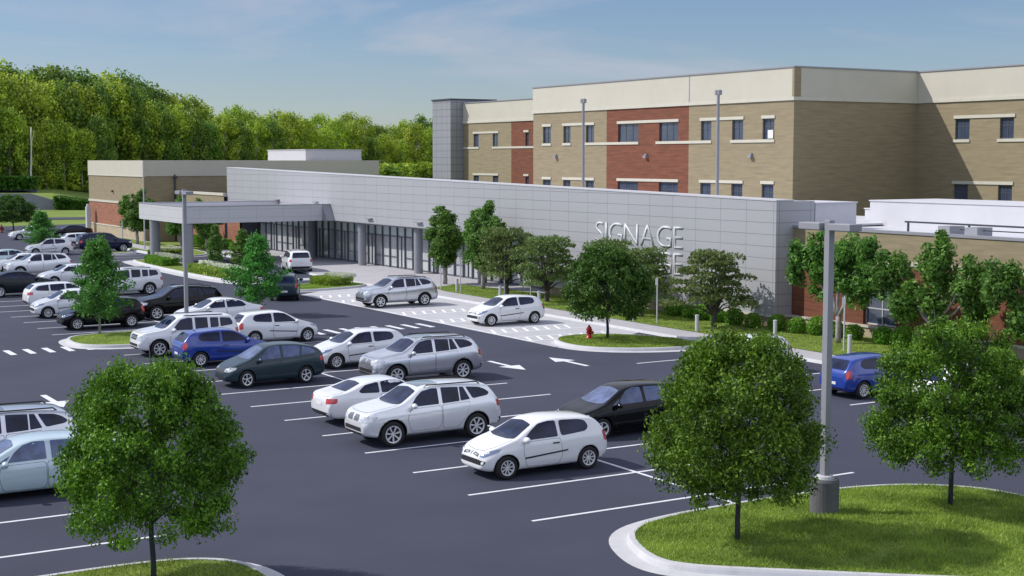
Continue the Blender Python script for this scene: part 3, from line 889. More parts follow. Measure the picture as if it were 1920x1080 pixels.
# roof top unit
RT = empty('rooftop_unit', (0, 0, 0), 0, 'boxy white plant enclosure on the roof of the left building', 'roof unit')
m = MB(); m.box(63, 69.8, 149.3, 160.6, 8.0, 9.5); m.build('enclosure', LGREY, RT)
m = MB(); m.box(62.93, 69.87, 149.23, 160.67, 9.5, 9.58); m.build('coping', LGREY, RT)

# --- low brick building on the right
RBX = 48.72
RB_ = empty('brick_annex', (0, 0, 0), 0, 'low tan over red brick annex with white roof at the right', 'building')
ww = [(48.0, 50.6)]
m = MB(); wall_open(m, 'x', RBX, 10, C0, .72, 3.62, [(47.0, 49.1, 0.74, 3.3)], .3); m.build('red_wall', RED, RB_)
m = MB(); wall_open(m, 'x', RBX, 10, C0, 3.82, 5.05, [], .2); m.build('tan_wall', TAN, RB_)
m = MB(); m.box(RBX-.03, RBX+.2, 10, C0-.02, 3.62, 3.82); m.box(RBX-.09, RBX+.2, 10, C0-.07, .6, .72); m.build('stone_band', TRIM, RB_)
m = MB(); m.box(RBX-.02, RBX+.2, 10, C0-.02, 0, .6); m.build('stone_base', STONE, RB_)
m = MB(); m.box(RBX-.05, RBX+.35, 10, C0-.01, 5.05, 5.17); m.build('coping', GREYM, RB_)
m = MB(); m.box(RBX+.45, 62.8, 10, C0+1.4, 0, 4.75); m.build('interior_core', DARKM, RB_)
m = MB(); m.box(RBX+.36, 62.9, 10, C0+1.4, 4.76, 4.9); m.build('roof', ROOF, RB_)
win_x(RB_, RBX, 47.0, 49.1, .74, 3.3, rec=.2, cols=2, rows=(.3, .72), fm=LGREY, t=.07)
def roofbox(x0, x1, y0, y1, z0, z1, label, mt, nm='roof_plant_box'):
    r = empty(nm, (0, 0, 0), 0, label, 'roof box')
    m = MB(); m.box(x0, x1, y0, y1, z0, z1); m.build('enclosure', mt, r)
    m = MB(); m.box(x0-.05, x1+.05, y0-.05, y1+.05, z1, z1+.06); m.build('coping', ROOF, r)
roofbox(50.2, 53.0, 54.05, 57, 4.9, 6.22, 'grey plant box on the roof beside the white wall end', LGREY)
roofbox(56.5, 61.5, 30, 56.6, 4.9, 6.2, 'long white plant enclosure on the annex roof', ROOF)
roofbox(60.0, 62.4, 55.5+2, 60.5, 4.9, 5.6, 'low white kerb box in the roof valley by the brick wall', ROOF)
r = empty('roof_rail', (0, 0, 0), 0, 'dark horizontal roof rail with grey vent boxes above the annex parapet', 'rail')
m = MB(); m.box(51.6, 51.68, 38, 49.4, 5.42, 5.5); m.box(51.6, 51.68, 38, 46.0, 5.2, 5.25)
for y in (38.5, 42, 45.5, 49.2): m.box(51.6, 51.68, y-.04, y+.04, 4.9, 5.42)
m.build('rail', DARKM, r)
for y in (46.6, 45.0, 41.6):
    m = MB(); m.box(51.2, 52.2, y-.35, y+.35, 4.9, 5.36); m.build('vent_box', GREYM, r)

# ------------------------------------------------------------------ poles, lamps, bollards, signs, hydrant
LP = empty('street_lamp', (22.9, 24.9, .15), radians(0), 'tall square grey parking lamp with twin heads on a round concrete base', 'street lamp')
LP.location = (23.25, 24.55, .2)
m = MB(); m.lathe([(0, -.1), (.335, -.1), (.335, .76), (.30, .82), (0, .82)], 28); m.build('base', BASEC, LP, smooth=False)
m = MB(); m.lathe([(0, .82), (.22, .82), (.2, .88), (.14, .90), (0, .9)], 16); m.build('base_plate', LGREY, LP)
m = MB(); m.box(-.085, .085, -.085, .085, .9, 6.83); m.build('pole', GREYM, LP, bevel=.012)
for s in (1, -1):
    m = MB()
    m.box(-.19, .19, .14 if s > 0 else -.84, .84 if s > 0 else -.14, 6.60, 6.76)
    hd = m.build('lamp_head', GREYM, LP, bevel=.015)
    m = MB(); m.box(-.13, .13, .3 if s > 0 else -.78, .78 if s > 0 else -.3, 6.585, 6.598); m.build('lens', SPANDREL, hd)
l2 = dup(LP, (22.25, 67.7, .15), 0, 'square grey parking lamp with twin heads on the small kerbed island', 'street lamps of the car park')
LP['group'] = 'street lamps of the car park'
# taller lamps behind the entrance wing
TL = empty('tall_lamp', (55, 82.1, 0), 0, 'tall thin lamp post rising before the red brick panel', 'street lamp', 'tall lamp posts behind the entrance wing')
m = MB(); m.tube([(0, 0, 0), (0, 0, 12.3)], [.12, .09], 10); m.build('pole', GREYM, TL)
for s in (1, -1):
    m = MB(); m.box(-.12, .12, (.03 if s > 0 else -.22), (.22 if s > 0 else -.03), 12.25, 12.55); m.build('lamp_head', GREYM, TL, bevel=.03)
dup(TL, (55, 67.7, 0), 0, 'tall thin lamp post rising near the corner of the tan brick building')
# thin posts by the far sidewalk
sp = empty('slim_post', (39.6, 132.2, 0), 0, 'very tall thin pale pole left of the canopy', 'pole', 'slim poles at the far kerb')
m = MB(); m.tube([(0, 0, 0), (0, 0, 8.2)], [.07, .05], 8); m.build('pole', LGREY, sp)
m = MB(); m.lathe([(0, 0), (.16, 0), (.14, .12), (0, .12)], 12); m.build('foot', LGREY, sp)
sp2 = dup(sp, (38.9, 137.0, 0), 0, 'short slim pole beside the navy off-roader', scale=(1, 1, .32))
def post_sign(x, y, h, label, plate=True, z=.14):
    r = empty('sign_post', (x, y, z), 0, label, 'sign post', 'parking sign posts along the lawn')
    m = MB(); m.tube([(0, 0, 0), (0, 0, h)], [.035, .035], 8); m.build('post', LGREY, r)
    m = MB(); m.box(-.05, -.036, -.11, .11, h-.40, h-.06); m.build('sign_plate', GREYM, r, bevel=.003)
post_sign(43.65, 58.38, 2.35, 'sign post with small blank plate before the bushes right of the dark round tree')
post_sign(44.31, 45.77, 2.4, 'sign post with small plate behind the blue hatchback and lamp')
post_sign(44.51, 74.96, 2.2, 'sign post under the olive tree nearest the glass front')
post_sign(44.86, 72.5, 2.6, 'taller sign post between the two left olive trees')
post_sign(43.3, 78.3, 2.2, 'sign post at the left end of the lawn by the silver off-roader')
post_sign(43.3, 80.9, 1.6, 'short sign post at the tip of the lawn behind the silver off-roader')
bl_prof = [(0, 0), (.115, 0), (.115, .86), (.10, .9), (0, .9)]
bo = empty('bollard', (46.0, 52.0, .14), 0, 'pale bollard on the lawn directly right of the spreading olive tree', 'bollard', 'pale bollards on the lawn')
m = MB(); m.lathe(bl_prof, 16); m.build('post', LGREY, bo, smooth=False)
m = MB(); m.lathe([(0, .9), (.125, .9), (.12, .95), (0, .97)], 16); m.build('cap', ROOF, bo)
bo.location = (45.0, 51.0, .14); bo.scale = (.8, .8, .85)
for x, y, lb in ((43.3, 54.7, 'pale bollard by the walk, between the dark round tree and spreading olive tree'), (43.9, 45.0, 'pale bollard just behind the roof of the blue hatchback'),
                 (43.3, 59.9, 'pale bollard by the walk just right of the dark round tree'), (43.4, 64.9, 'pale bollard half behind the left edge of the dark round tree'),
                 (43.4, 73.6, 'pale bollard by the walk, left of the white hatchback on concrete'), (43.5, 69.4, 'pale bollard behind the roof of the white hatchback on concrete'),
                 (43.6, 79.3, 'leftmost pale bollard, at the end of the lawn')):
    dup(bo, (x, y, .14), 0, lb)
hy = empty('fire_hydrant', (37.05, 54.75, .2), radians(-60), 'red fire hydrant on the grass island', 'hydrant'); hy.scale = (.9, .9, .86)
m = MB(); m.lathe([(0, 0), (.19, 0), (.19, .05), (.13, .07), (.12, .42), (.17, .44), (.17, .49), (.13, .52), (.12, .58), (.07, .66), (0, .68)], 18); m.build('barrel', HYDR, hy, smooth=True)
m = MB(); m.lathe([(0, 0), (.045, 0), (.045, .06), (0, .06)], 8, c=(0, 0, .67)); m.build('top_nut', HYDR, hy)
for s in (1, -1):
    m = MB(); m.lathe([(0, .1*s), (.07, .1*s), (.07, .21*s), (0, .21*s)], 12, axis='y', c=(0, 0, .34)); m.build('outlet', HYDR, hy)
m = MB(); m.tube([(.1, 0, .32), (.23, 0, .32)], [.09, .09], 12); m.build('outlet', HYDR, hy)
h2 = dup(hy, (35.2, 173.5, .02), 0, 'small dark red fire hydrant at the far left edge', scale=1.3, swap={'hydrant_red': mat('rusty_red', (.16, .03, .02), .6)})

# ------------------------------------------------------------------ cars
def lerp_tab(tab, x):
    if x <= tab[0][0]: return tab[0][1]
    for (a, va), (b, vb) in zip(tab, tab[1:]):
        if x <= b:
            t = (x-a)/(b-a); return va+(vb-va)*t
    return tab[-1][1]
DG = None
def evaluated_mesh(o):
    dg = bpy.context.evaluated_depsgraph_get()
    dg.update()
    return bpy.data.meshes.new_from_object(o.evaluated_get(dg))

class Car:
    """body by lofted stations along x (nose at +x), panels and glass laid onto its surface"""
    def __init__(s, p, paintm, label, cat='car'):
        s.p = p
        s.root = empty('parked_car', (0, 0, 0), 0, label, cat, 'cars in the car park')
        s.pm = paintm
        L, W = p['L'], p['W']
        xs = sorted(set([round(x, 3) for x in p['xs']]))
        mb = MB(); K = 11
        rings = []
        for x in xs:
            top = lerp_tab(p['top'], x); belt = min(lerp_tab(p['belt'], x), top-0.02); wd = lerp_tab(p['wid'], x)*W/2; bot = lerp_tab(p['bot'], x)
            th = p.get('tumble', .34)
            d = top-belt
            wb = wd-.075
            we = wb-th*max(d-.05, 0)
            half = [(0, bot), (wd-.16, bot), (wd-.045, bot+.05), (wd-.008, bot+.30*(belt-bot)), (wd, bot+.62*(belt-bot)), (wd-.015, belt-.09), (wb, belt),
                    (we, belt+d*.80), (we-.07, belt+d*.93), (we*.5, top-.012), (0, top)]
            ring = []
            for (y, z) in half: ring.append((x, y, z))
            for (y, z) in half[-2:0:-1]: ring.append((x, -y, z))
            i = len(mb.v); mb.v += ring; rings.append((i, len(ring)))
        n = rings[0][1]
        for a, b in zip(rings, rings[1:]):
            for j in range(n):
                k = (j+1) % n
                mb.f.append((a[0]+j, a[0]+k, b[0]+k, b[0]+j))
        mb.f.append(tuple(rings[0][0]+j for j in reversed(range(n))))
        mb.f.append(tuple(rings[-1][0]+j for j in range(n)))
        body = mb.build('body', paintm, None, smooth=True)
        bm = bmesh.new(); bm.from_mesh(body.data); bmesh.ops.recalc_face_normals(bm, faces=bm.faces[:]); bm.to_mesh(body.data); bm.free()
        sub = body.modifiers.new('s', 'SUBSURF'); sub.levels = 2; sub.render_levels = 2
        me = evaluated_mesh(body)
        body.modifiers.clear(); body.data = me
        # uncut copy for projections
        s.bvh = BVHTree.FromPolygons([v.co.copy() for v in me.vertices], [list(pp.vertices) for pp in me.polygons])
        cut = MB(); R = p['wr']*p.get('arch', 1.17)
        for wx in p['wheels']:
            for sd_ in (1, -1):
                y0, y1 = (W/2-.30, W/2+.2) if sd_ > 0 else (-W/2-.2, -W/2+.30)
                seg = 28; i = len(cut.v)
                for y in (y0, y1):
                    for j in range(seg):
                        t = 2*pi*j/seg; cut.v.append((wx+R*cos(t), y, p['wr']*.98+R*sin(t)))
                cut.f.append(tuple(i+j for j in range(seg))); cut.f.append(tuple(i+seg+j for j in reversed(range(seg))))
                for j in range(seg):
                    k = (j+1) % seg; cut.f.append((i+j, i+seg+j, i+seg+k, i+k))
        co = cut.build('cut', BLACK)
        bm = bmesh.new(); bm.from_mesh(co.data); bmesh.ops.recalc_face_normals(bm, faces=bm.faces[:]); bm.to_mesh(co.data); bm.free()
        bo_ = body.modifiers.new('b', 'BOOLEAN'); bo_.operation = 'DIFFERENCE'; bo_.object = co; bo_.solver = 'EXACT'
        me = evaluated_mesh(body)
        body.modifiers.clear(); body.data = me; bpy.data.objects.remove(co)
        me.materials.clear(); me.materials.append(paintm); me.materials.append(BLACK)
        for f in me.polygons:
            c = f.center; f.material_index = 0; f.use_smooth = True
            for wx in p['wheels']:
                rr = sqrt((c.x-wx)**2+(c.z-p['wr']*.98)**2)
                if rr < R*1.012 and abs(c.y) > W/2-.315 and (abs(f.normal.y) > .9 and abs(c.y) < W/2-.28 or abs(rr-R) < .03 and abs(f.normal.y) < .3):
                    f.material_index = 1; f.use_smooth = False
        me.name = 'body'
        body.parent = s.root
        s.body = body
    def patch(s, name, poly, az, m, off=.006, parent=None, grid=.10, both=False, el=0.0, rnd_=0.0, maxd=None):
        """poly: 3-D points roughly on the surface seen from azimuth az (0 front, 90 left side, 180 rear); el raises the viewing direction"""
        a, e = radians(az), radians(el)
        D = Vector((cos(a)*cos(e), sin(a)*cos(e), sin(e)))
        U = Vector((-sin(a), cos(a), 0)); V = D.cross(U)
        pts = [Vector((Vector(p).dot(U), Vector(p).dot(V))) for p in poly]
        if rnd_:
            q = []
            n = len(pts)
            for i in range(n):
                p0, p1, p2 = pts[i-1], pts[i], pts[(i+1) % n]
                d0, d2 = (p0-p1), (p2-p1)
                r = min(rnd_, d0.length*.45, d2.length*.45)
                A_, B_ = p1+d0.normalized()*r, p1+d2.normalized()*r
                for t in (0, .33, .67, 1): q.append(A_*(1-t)**2 + p1*2*t*(1-t) + B_*t*t)
            pts = q
        # densify border
        bd = []
        n = len(pts)
        for i in range(n):
            a0, b0 = pts[i], pts[(i+1) % n]
            k = max(1, int((b0-a0).length/grid))
            for j in range(k): bd.append(a0.lerp(b0, j/k))
        area2 = sum(bd[i].x*bd[(i+1) % len(bd)].y-bd[(i+1) % len(bd)].x*bd[i].y for i in range(len(bd)))
        if area2 < 0: bd = bd[::-1]
        bl = [(q.x, q.y) for q in bd]
        x0, x1 = min(q.x for q in bd), max(q.x for q in bd); y0, y1 = min(q.y for q in bd), max(q.y for q in bd)
        inner = []
        gx = grid
        x = x0+gx/2
        while x < x1:
            y = y0+gx/2
            while y < y1:
                if inside((x, y), bl) and min((Vector((x, y))-q).length for q in bd) > grid*.4: inner.append(Vector((x, y)))
                y += gx
            x += gx
        vs = bd+inner
        r = delaunay_2d_cdt(vs, [], [list(range(len(bd)))], 1, 1e-5)
        V3 = []; N3 = []
        for q in r[0]:
            o = U*q.x+V*q.y+D*8
            hit = s.bvh.ray_cast(o, -D)
            if hit[0] is None: V3.append(None)
            else:
                nn = hit[1] if hit[1].dot(D) > 0 else -hit[1]
                V3.append(hit[0]+nn*off)
        mb = MB(); idx = {}
        for f in r[2]:
            if any(V3[i] is None for i in f): continue
            ps = [V3[i] for i in f]
            if max((ps[i]-ps[i-1]).length for i in range(len(ps))) > .6: continue
            ff = []
            for i in f:
                if i not in idx: idx[i] = len(mb.v); mb.v.append(tuple(V3[i]))
                ff.append(idx[i])
            mb.f.append(tuple(ff))
        if not mb.f: return None
        par = parent or s.root
        o = mb.build(name, m, par, smooth=True)
        if both:
            mb2 = MB(); mb2.v = [(v[0], -v[1], v[2]) for v in mb.v]; mb2.f = [tuple(reversed(f)) for f in mb.f]
            o2 = mb2.build(name, m, par, smooth=True)
            return o, o2
        return o
    def side(s, name, poly2, m, **k):
        return s.patch(name, [(x, 1, z) for x, z in poly2], 90, m, both=True, **k)
    def topp(s, name, poly2, m, **k):
        return s.patch(name, [(x, y, 0) for x, y in poly2], 0, m, el=89.9, **k)
    def wheels(s, spokes=7, rimr=.68, rimm=None):
        p = s.p; R = p['wr']; W = p['W']
        ty = MB(); ty.lathe([(R*.66, -.10), (R*.90, -.105), (R*.985, -.085), (R, -.05), (R, .05), (R*.985, .085), (R*.90, .105), (R*rimr, .10), (R*rimr, .05), (R*.3, .045)], 30, axis='y', c=(0, 0, R))
        tm = ty.mesh('wheel', RUBBER, True)
        rb = MB()
        r0 = R*rimr
        rb.lathe([(r0*1.0, .098), (r0*.99, .108), (r0*.86, .100), (r0*.86, .06)], 30, axis='y', c=(0, 0, R))
        rb.lathe([(0, .088), (r0*.20, .088), (r0*.24, .07)], 14, axis='y', c=(0, 0, R))
        for k in range(spokes):
            t = 2*pi*k/spokes+.2
            for (ra, rb_, wa, wb) in ((r0*.16, r0*.88, r0*.13, r0*.20*(7/max(spokes, 5))**.6*(1.0)),):
                u = (cos(t), sin(t)); v = (-sin(t), cos(t))
                q = []
                for (rr, ww, yy) in ((ra, wa, .082), (rb_, wb, .098)):
                    for sg in (-1, 1): q.append((u[0]*rr+v[0]*ww*sg*.5, yy, R+u[1]*rr+v[1]*ww*sg*.5))
                i = len(rb.v); rb.v += q+[(a, b-.03, c) for a, b, c in q]
                rb.f += [(i, i+2, i+3, i+1), (i, i+4, i+6, i+2), (i+1, i+3, i+7, i+5)]
        rm = rb.mesh('rim', rimm or RIM, False)
        bm = bmesh.new(); bm.from_mesh(rm); bmesh.ops.recalc_face_normals(bm, faces=bm.faces[:]); bm.to_mesh(rm); bm.free()
        for wx in p['wheels']:
            for sg in (1, -1):
                o = bpy.data.objects.new('wheel', tm); COL.objects.link(o); o.parent = s.root
                o.location = (wx, sg*(W/2-.125), 0)
                if sg < 0: o.rotation_euler = (0, 0, pi)
                r = bpy.data.objects.new('rim', rm); COL.objects.link(r); r.parent = o
    def mirror(s, x, z, y, m=None):
        for sg in (1, -1):
            b = MB(); b.ell((x, sg*(y+.11), z+.01), (.085, .13, .085), 12, 8)
            b.box(x-.02, x+.03, min(sg*(y-.02), sg*(y+.05)), max(sg*(y-.02), sg*(y+.05)), z-.05, z-.01)
            b.build('wing_mirror', m or s.pm, s.root, smooth=True)
    def doors(s, polys, **k):
        for poly in polys:
            cx = sum(a for a, b in poly)/len(poly); cz = sum(b for a, b in poly)/len(poly)
            s.side('door_gap', [(cx+(a-cx)*1.0+(.010 if a > cx else -.010), cz+(b-cz)*1.0+(.009 if b > cz else -.009)) for a, b in poly], BLACK, off=.003, rnd_=.08, grid=.08)
            s.side('door', poly, s.pm, off=.0055, rnd_=.08, grid=.08)
    def handles(s, pts, m=None):
        for x, z in pts:
            s.side('door_handle', [(x-.11, z-.016), (x+.11, z-.016), (x+.11, z+.016), (x-.11, z+.016)], m or s.pm, off=.022, grid=.05, rnd_=.012)

def fr(a, b, n): return [a+(b-a)*k/n for k in range(n+1)]
def plates(c, zr, zf):
    p = c.p; L = p['L']
    c.patch('number_plate', [(-L/2, y, z) for y, z in ((-.20, zr-.05), (.20, zr-.05), (.20, zr+.05), (-.20, zr+.05))], 180, PLATE, off=.012)

def hoodp(c, poly, nm='bonnet'):
    cx = sum(a for a, b in poly)/len(poly)
    c.topp('panel_gap', [(a+(.010 if a > cx else -.010), b*1.016) for a, b in poly], BLACK, off=.002, rnd_=.05, grid=.09)
    c.topp(nm, poly, c.pm, off=.0045, rnd_=.05, grid=.09)
def make_hatch(paintm, label):
    L, W = 3.99, 1.72; h = L/2
    p = dict(L=L, W=W, wr=.315, wheels=(-1.245, 1.33),
        xs=[-h, -h+.03, -h+.10, -h+.22, -h+.36, -h+.52, -h+.7, -1.0, -.7, -.4, -.1, .2, .42, .6, .8, .95, 1.1, 1.3, 1.5, 1.66, 1.8, 1.9, h-.03, h],
        top=[(-h, .72), (-h+.03, .92), (-h+.10, 1.02), (-h+.22, 1.16), (-h+.36, 1.33), (-h+.52, 1.42), (-1.0, 1.465), (-.4, 1.50), (.1, 1.485), (.3, 1.44), (.95, 1.06), (1.3, .955), (1.66, .84), (1.85, .74), (h-.03, .66), (h, .56)],
        belt=[(-h, .70), (-h+.1, .92), (-h+.3, 1.0), (-1.0, .99), (.3, .93), (.95, .90), (1.3, .84), (1.66, .75), (1.9, .65), (h, .52)],
        wid=[(-h, .72), (-h+.05, .82), (-h+.2, .91), (-h+.5, .98), (-.9, 1), (1.0, 1), (1.4, .98), (1.7, .90), (1.88, .80), (h, .62)],
        bot=[(-h, .40), (-h+.05, .30), (-h+.3, .22), (-1.0, .19), (1.4, .19), (1.8, .20), (h-.03, .25), (h, .32)], tumble=.36)
    c = Car(p, paintm, label)
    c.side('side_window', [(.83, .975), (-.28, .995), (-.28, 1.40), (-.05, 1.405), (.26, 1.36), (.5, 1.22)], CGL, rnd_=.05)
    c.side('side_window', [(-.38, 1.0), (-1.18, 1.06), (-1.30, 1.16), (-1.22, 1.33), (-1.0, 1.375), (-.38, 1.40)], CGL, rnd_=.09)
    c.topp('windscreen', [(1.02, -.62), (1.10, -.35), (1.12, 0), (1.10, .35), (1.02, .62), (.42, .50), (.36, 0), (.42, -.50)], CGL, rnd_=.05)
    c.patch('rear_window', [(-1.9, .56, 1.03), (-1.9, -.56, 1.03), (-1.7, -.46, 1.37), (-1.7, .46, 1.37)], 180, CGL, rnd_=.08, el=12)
    c.doors([[(.74, .30), (-.26, .27), (-.38, .5), (-.33, .95), (.80, .93), (.84, .7)]])
    hoodp(c, [(1.10, -.66), (1.17, -.3), (1.19, 0), (1.17, .3), (1.10, .66), (1.60, .60), (1.80, .40), (1.84, 0), (1.80, -.40), (1.60, -.60)])
    c.side('rub_strip', [(.80, .50), (-.55, .60), (-.55, .64), (.80, .545)], BLACK, off=.012, grid=.2)
    c.handles([(-.18, .84)], BLACK)
    for sg in (1, -1):
        q = [(1.93, .40*sg, .62), (1.86, .52*sg, .60), (1.60, .80*sg, .74), (1.50, .78*sg, .82), (1.66, .66*sg, .80), (1.86, .45*sg, .70)]
        c.patch('headlight', q, 42*sg, HEADB, grid=.06, rnd_=.02)
        q = [(-1.93, .66*sg, .72), (-1.80, .80*sg, .76), (-1.78, .78*sg, .98), (-1.84, .66*sg, 1.04), (-1.92, .60*sg, .90)]
        c.patch('tail_light', q, 180-50*sg if sg > 0 else 230, TAILL, grid=.06, rnd_=.03)
    c.patch('grille', [(2, y, z) for y, z in ((-.60, .40), (.60, .40), (.66, .50), (.40, .54), (-.40, .54), (-.66, .50))], 0, BLACK, grid=.08, rnd_=.03)
    for sg in (1, -1): c.patch('upper_grille', [(2, sg*y, z) for y, z in ((.08, .64), (.38, .60), (.38, .67), (.12, .70))], 0, BLACK, grid=.06, rnd_=.02)
    c.patch('badge', [(2, y, z) for y, z in ((-.035, .67), (0, .61), (.035, .67), (0, .73))], 0, CHROME, grid=.05, off=.012)
    c.patch('rear_bumper_trim', [(-2, y, z) for y, z in ((-.5, .33), (.5, .33), (.5, .40), (-.5, .40))], 180, BLACK, grid=.1)
    plates(c, .55, .45)
    c.mirror(.78, 1.0, .80); c.wheels(9, .66)
    return c.root

def make_suv(paintm, label, boxy=False, rails=True, sunroof=True, glass=None, lower=None):
    L, W = (4.68, 1.88); h = L/2
    G_ = glass or CGL
    if not boxy:
        top = [(-h, .80), (-h+.04, 1.02), (-h+.12, 1.14), (-h+.30, 1.36), (-h+.46, 1.585), (-h+.62, 1.645), (-1.0, 1.70), (-.3, 1.725), (.2, 1.71), (.45, 1.65), (1.08, 1.235), (1.4, 1.17), (1.85, 1.10), (2.10, 1.03), (2.22, .97), (h-.05, .90), (h, .76)]
    else:
        top = [(-h, .80), (-h+.03, 1.10), (-h+.08, 1.28), (-h+.20, 1.55), (-h+.32, 1.68), (-h+.55, 1.74), (-1.0, 1.765), (-.3, 1.78), (.3, 1.77), (.55, 1.70), (1.02, 1.28), (1.3, 1.20), (1.85, 1.13), (2.16, 1.07), (h-.04, .92), (h, .70)]
    p = dict(L=L, W=W, wr=.375, wheels=(-1.37, 1.45), arch=1.22,
        xs=[-h, -h+.04, -h+.12, -h+.20, -h+.30, -h+.46, -h+.62, -1.4, -1.0, -.6, -.2, .2, .45, .6, .8, 1.08, 1.25, 1.4, 1.6, 1.85, 2.0, 2.12, 2.22, h-.05, h],
        top=top,
        belt=[(-h, .78), (-h+.12, 1.0), (-h+.4, 1.17), (-1.0, 1.13), (.4, 1.06), (1.08, 1.05), (1.5, 1.03), (1.9, .99), (2.15, .92), (h, .72)],
        wid=[(-h, .74), (-h+.06, .86), (-h+.25, .94), (-h+.6, .985), (-1.0, 1), (1.2, 1), (1.7, .985), (2.0, .93), (2.2, .84), (h, .66)],
        bot=[(-h, .46), (-h+.05, .36), (-h+.3, .30), (-1.0, .27), (1.5, .27), (2.0, .28), (h-.05, .34), (h, .42)], tumble=.26 if not boxy else .2)
    c = Car(p, paintm, label)
    t = 0.0 if not boxy else .05
    c.side('side_window', [(.86, 1.12), (-.10, 1.14), (-.10, 1.595+t), (.10, 1.60+t), (.42, 1.54+t), (.62, 1.40)], G_, rnd_=.04)
    c.side('side_window', [(-.22, 1.145), (-.80, 1.17), (-.80, 1.58+t), (-.22, 1.605+t)], G_, rnd_=.03)
    if not boxy:
        c.side('side_window', [(-.84, 1.175), (-1.16, 1.20), (-.98, 1.57), (-.84, 1.58)], G_, rnd_=.02)
        c.side('side_window', [(-1.26, 1.21), (-1.78, 1.27), (-1.86, 1.34), (-1.70, 1.46), (-1.50, 1.53), (-1.06, 1.57)], G_, rnd_=.06)
    else:
        c.side('side_window', [(-.92, 1.18), (-1.30, 1.20), (-1.30, 1.60), (-.92, 1.62)], G_, rnd_=.03)
        c.side('side_window', [(-1.38, 1.20), (-1.95, 1.26), (-1.98, 1.36), (-1.86, 1.56), (-1.38, 1.60)], G_, rnd_=.05)
    c.topp('windscreen', [(1.15, -.68), (1.24, -.4), (1.27, 0), (1.24, .4), (1.15, .68), (.56, .58), (.50, 0), (.56, -.58)], G_, rnd_=.05)
    c.patch('rear_window', [(-2, .64, 1.17), (-2, -.64, 1.17), (-2, -.56, 1.55+t), (-2, .56, 1.55+t)], 180, G_, rnd_=.06, el=10)
    c.doors([[(.86, .42), (-.06, .42), (-.16, .6), (-.16, 1.09), (.84, 1.06), (.98, .8)], [(-.20, .42), (-.74, .42), (-1.02, .8), (-1.16, 1.13), (-.20, 1.10)]])
    c.handles([(.02, .98), (-.98, 1.02)])
    hoodp(c, [(1.22, -.72), (1.31, -.35), (1.33, 0), (1.31, .35), (1.22, .72), (1.95, .66), (2.10, .5), (2.14, 0), (2.10, -.5), (1.95, -.66)])
    if sunroof: c.topp('sunroof', [(.40, -.40), (.40, .40), (-.28, .42), (-.28, -.42)], SUNROOF, rnd_=.05)
    if rails:
        for sg in (1, -1):
            b = MB(); zz = 1.70+t
            b.tube([(.30, sg*.62, zz-.08), (.22, sg*.62, zz), (-1.5, sg*.62, zz-.02), (-1.60, sg*.62, zz-.10)], [.02]*4, 8)
            b.build('roof_rail', BLACK if paintm is not P_SILVER else DARKM, c.root, smooth=True)
    c.side('rocker_trim', [(1.0, .28), (-.92, .28), (-.92, .36), (1.0, .36)], lower or BLACK, off=.008, grid=.2)
    for sg in (1, -1):
        q = [(2.29, .44*sg, .76), (2.2, .66*sg, .74), (1.96, .86*sg, .82), (1.90, .84*sg, .93), (2.1, .64*sg, .95), (2.27, .46*sg, .92)]
        c.patch('headlight', q, 36*sg, HEADL, grid=.06, rnd_=.03)
        q = [(-2.26, .62*sg, .90), (-2.10, .86*sg, .92), (-2.10, .84*sg, 1.10), (-2.2, .64*sg, 1.12)]
        c.patch('tail_light', q, 180-48 if sg > 0 else 228, TAILL, grid=.06, rnd_=.03)
        c.patch('fog_light', [(2.3, sg*y, z) for y, z in ((.60, .50), (.74, .52), (.73, .60), (.62, .60))], 20*sg, HEADL, grid=.05, rnd_=.02)
    if not boxy:
        for sg in (1, -1): c.patch('grille', [(2.3, sg*y, z) for y, z in ((.04, .76), (.33, .76), (.38, .84), (.32, .94), (.06, .95))], 0, GRL, grid=.06, rnd_=.03)
    else:
        g_ = c.patch('grille', [(2.3, y, z) for y, z in ((-.38, .76), (.38, .76), (.42, .98), (-.42, .98))], 0, BLACK, grid=.06, rnd_=.03)
        for z in (.84, .90): c.patch('grille_bar', [(2.3, y, zz) for y, zz in ((-.40, z-.012), (.40, z-.012), (.40, z+.012), (-.40, z+.012))], 0, CHROME, grid=.1, off=.012)
    c.patch('bumper_intake', [(2.3, y, z) for y, z in ((-.55, .48), (.55, .48), (.52, .60), (-.52, .60))], 0, BLACK, grid=.1, rnd_=.03)
    c.patch('lower_bumper', [(2.3, y, z) for y, z in ((-.62, .37), (.62, .37), (.66, .44), (-.66, .44))], 0, lower or BLACK, grid=.1, off=.008)
    c.patch('lower_bumper', [(-2.3, y, z) for y, z in ((-.80, .39), (.80, .39), (.84, .58), (-.84, .58))], 180, lower or BLACK, grid=.1, off=.008)
    plates(c, .86, .5)
    c.mirror(.80, 1.16, .90); c.wheels(7, .70)
    return c.root

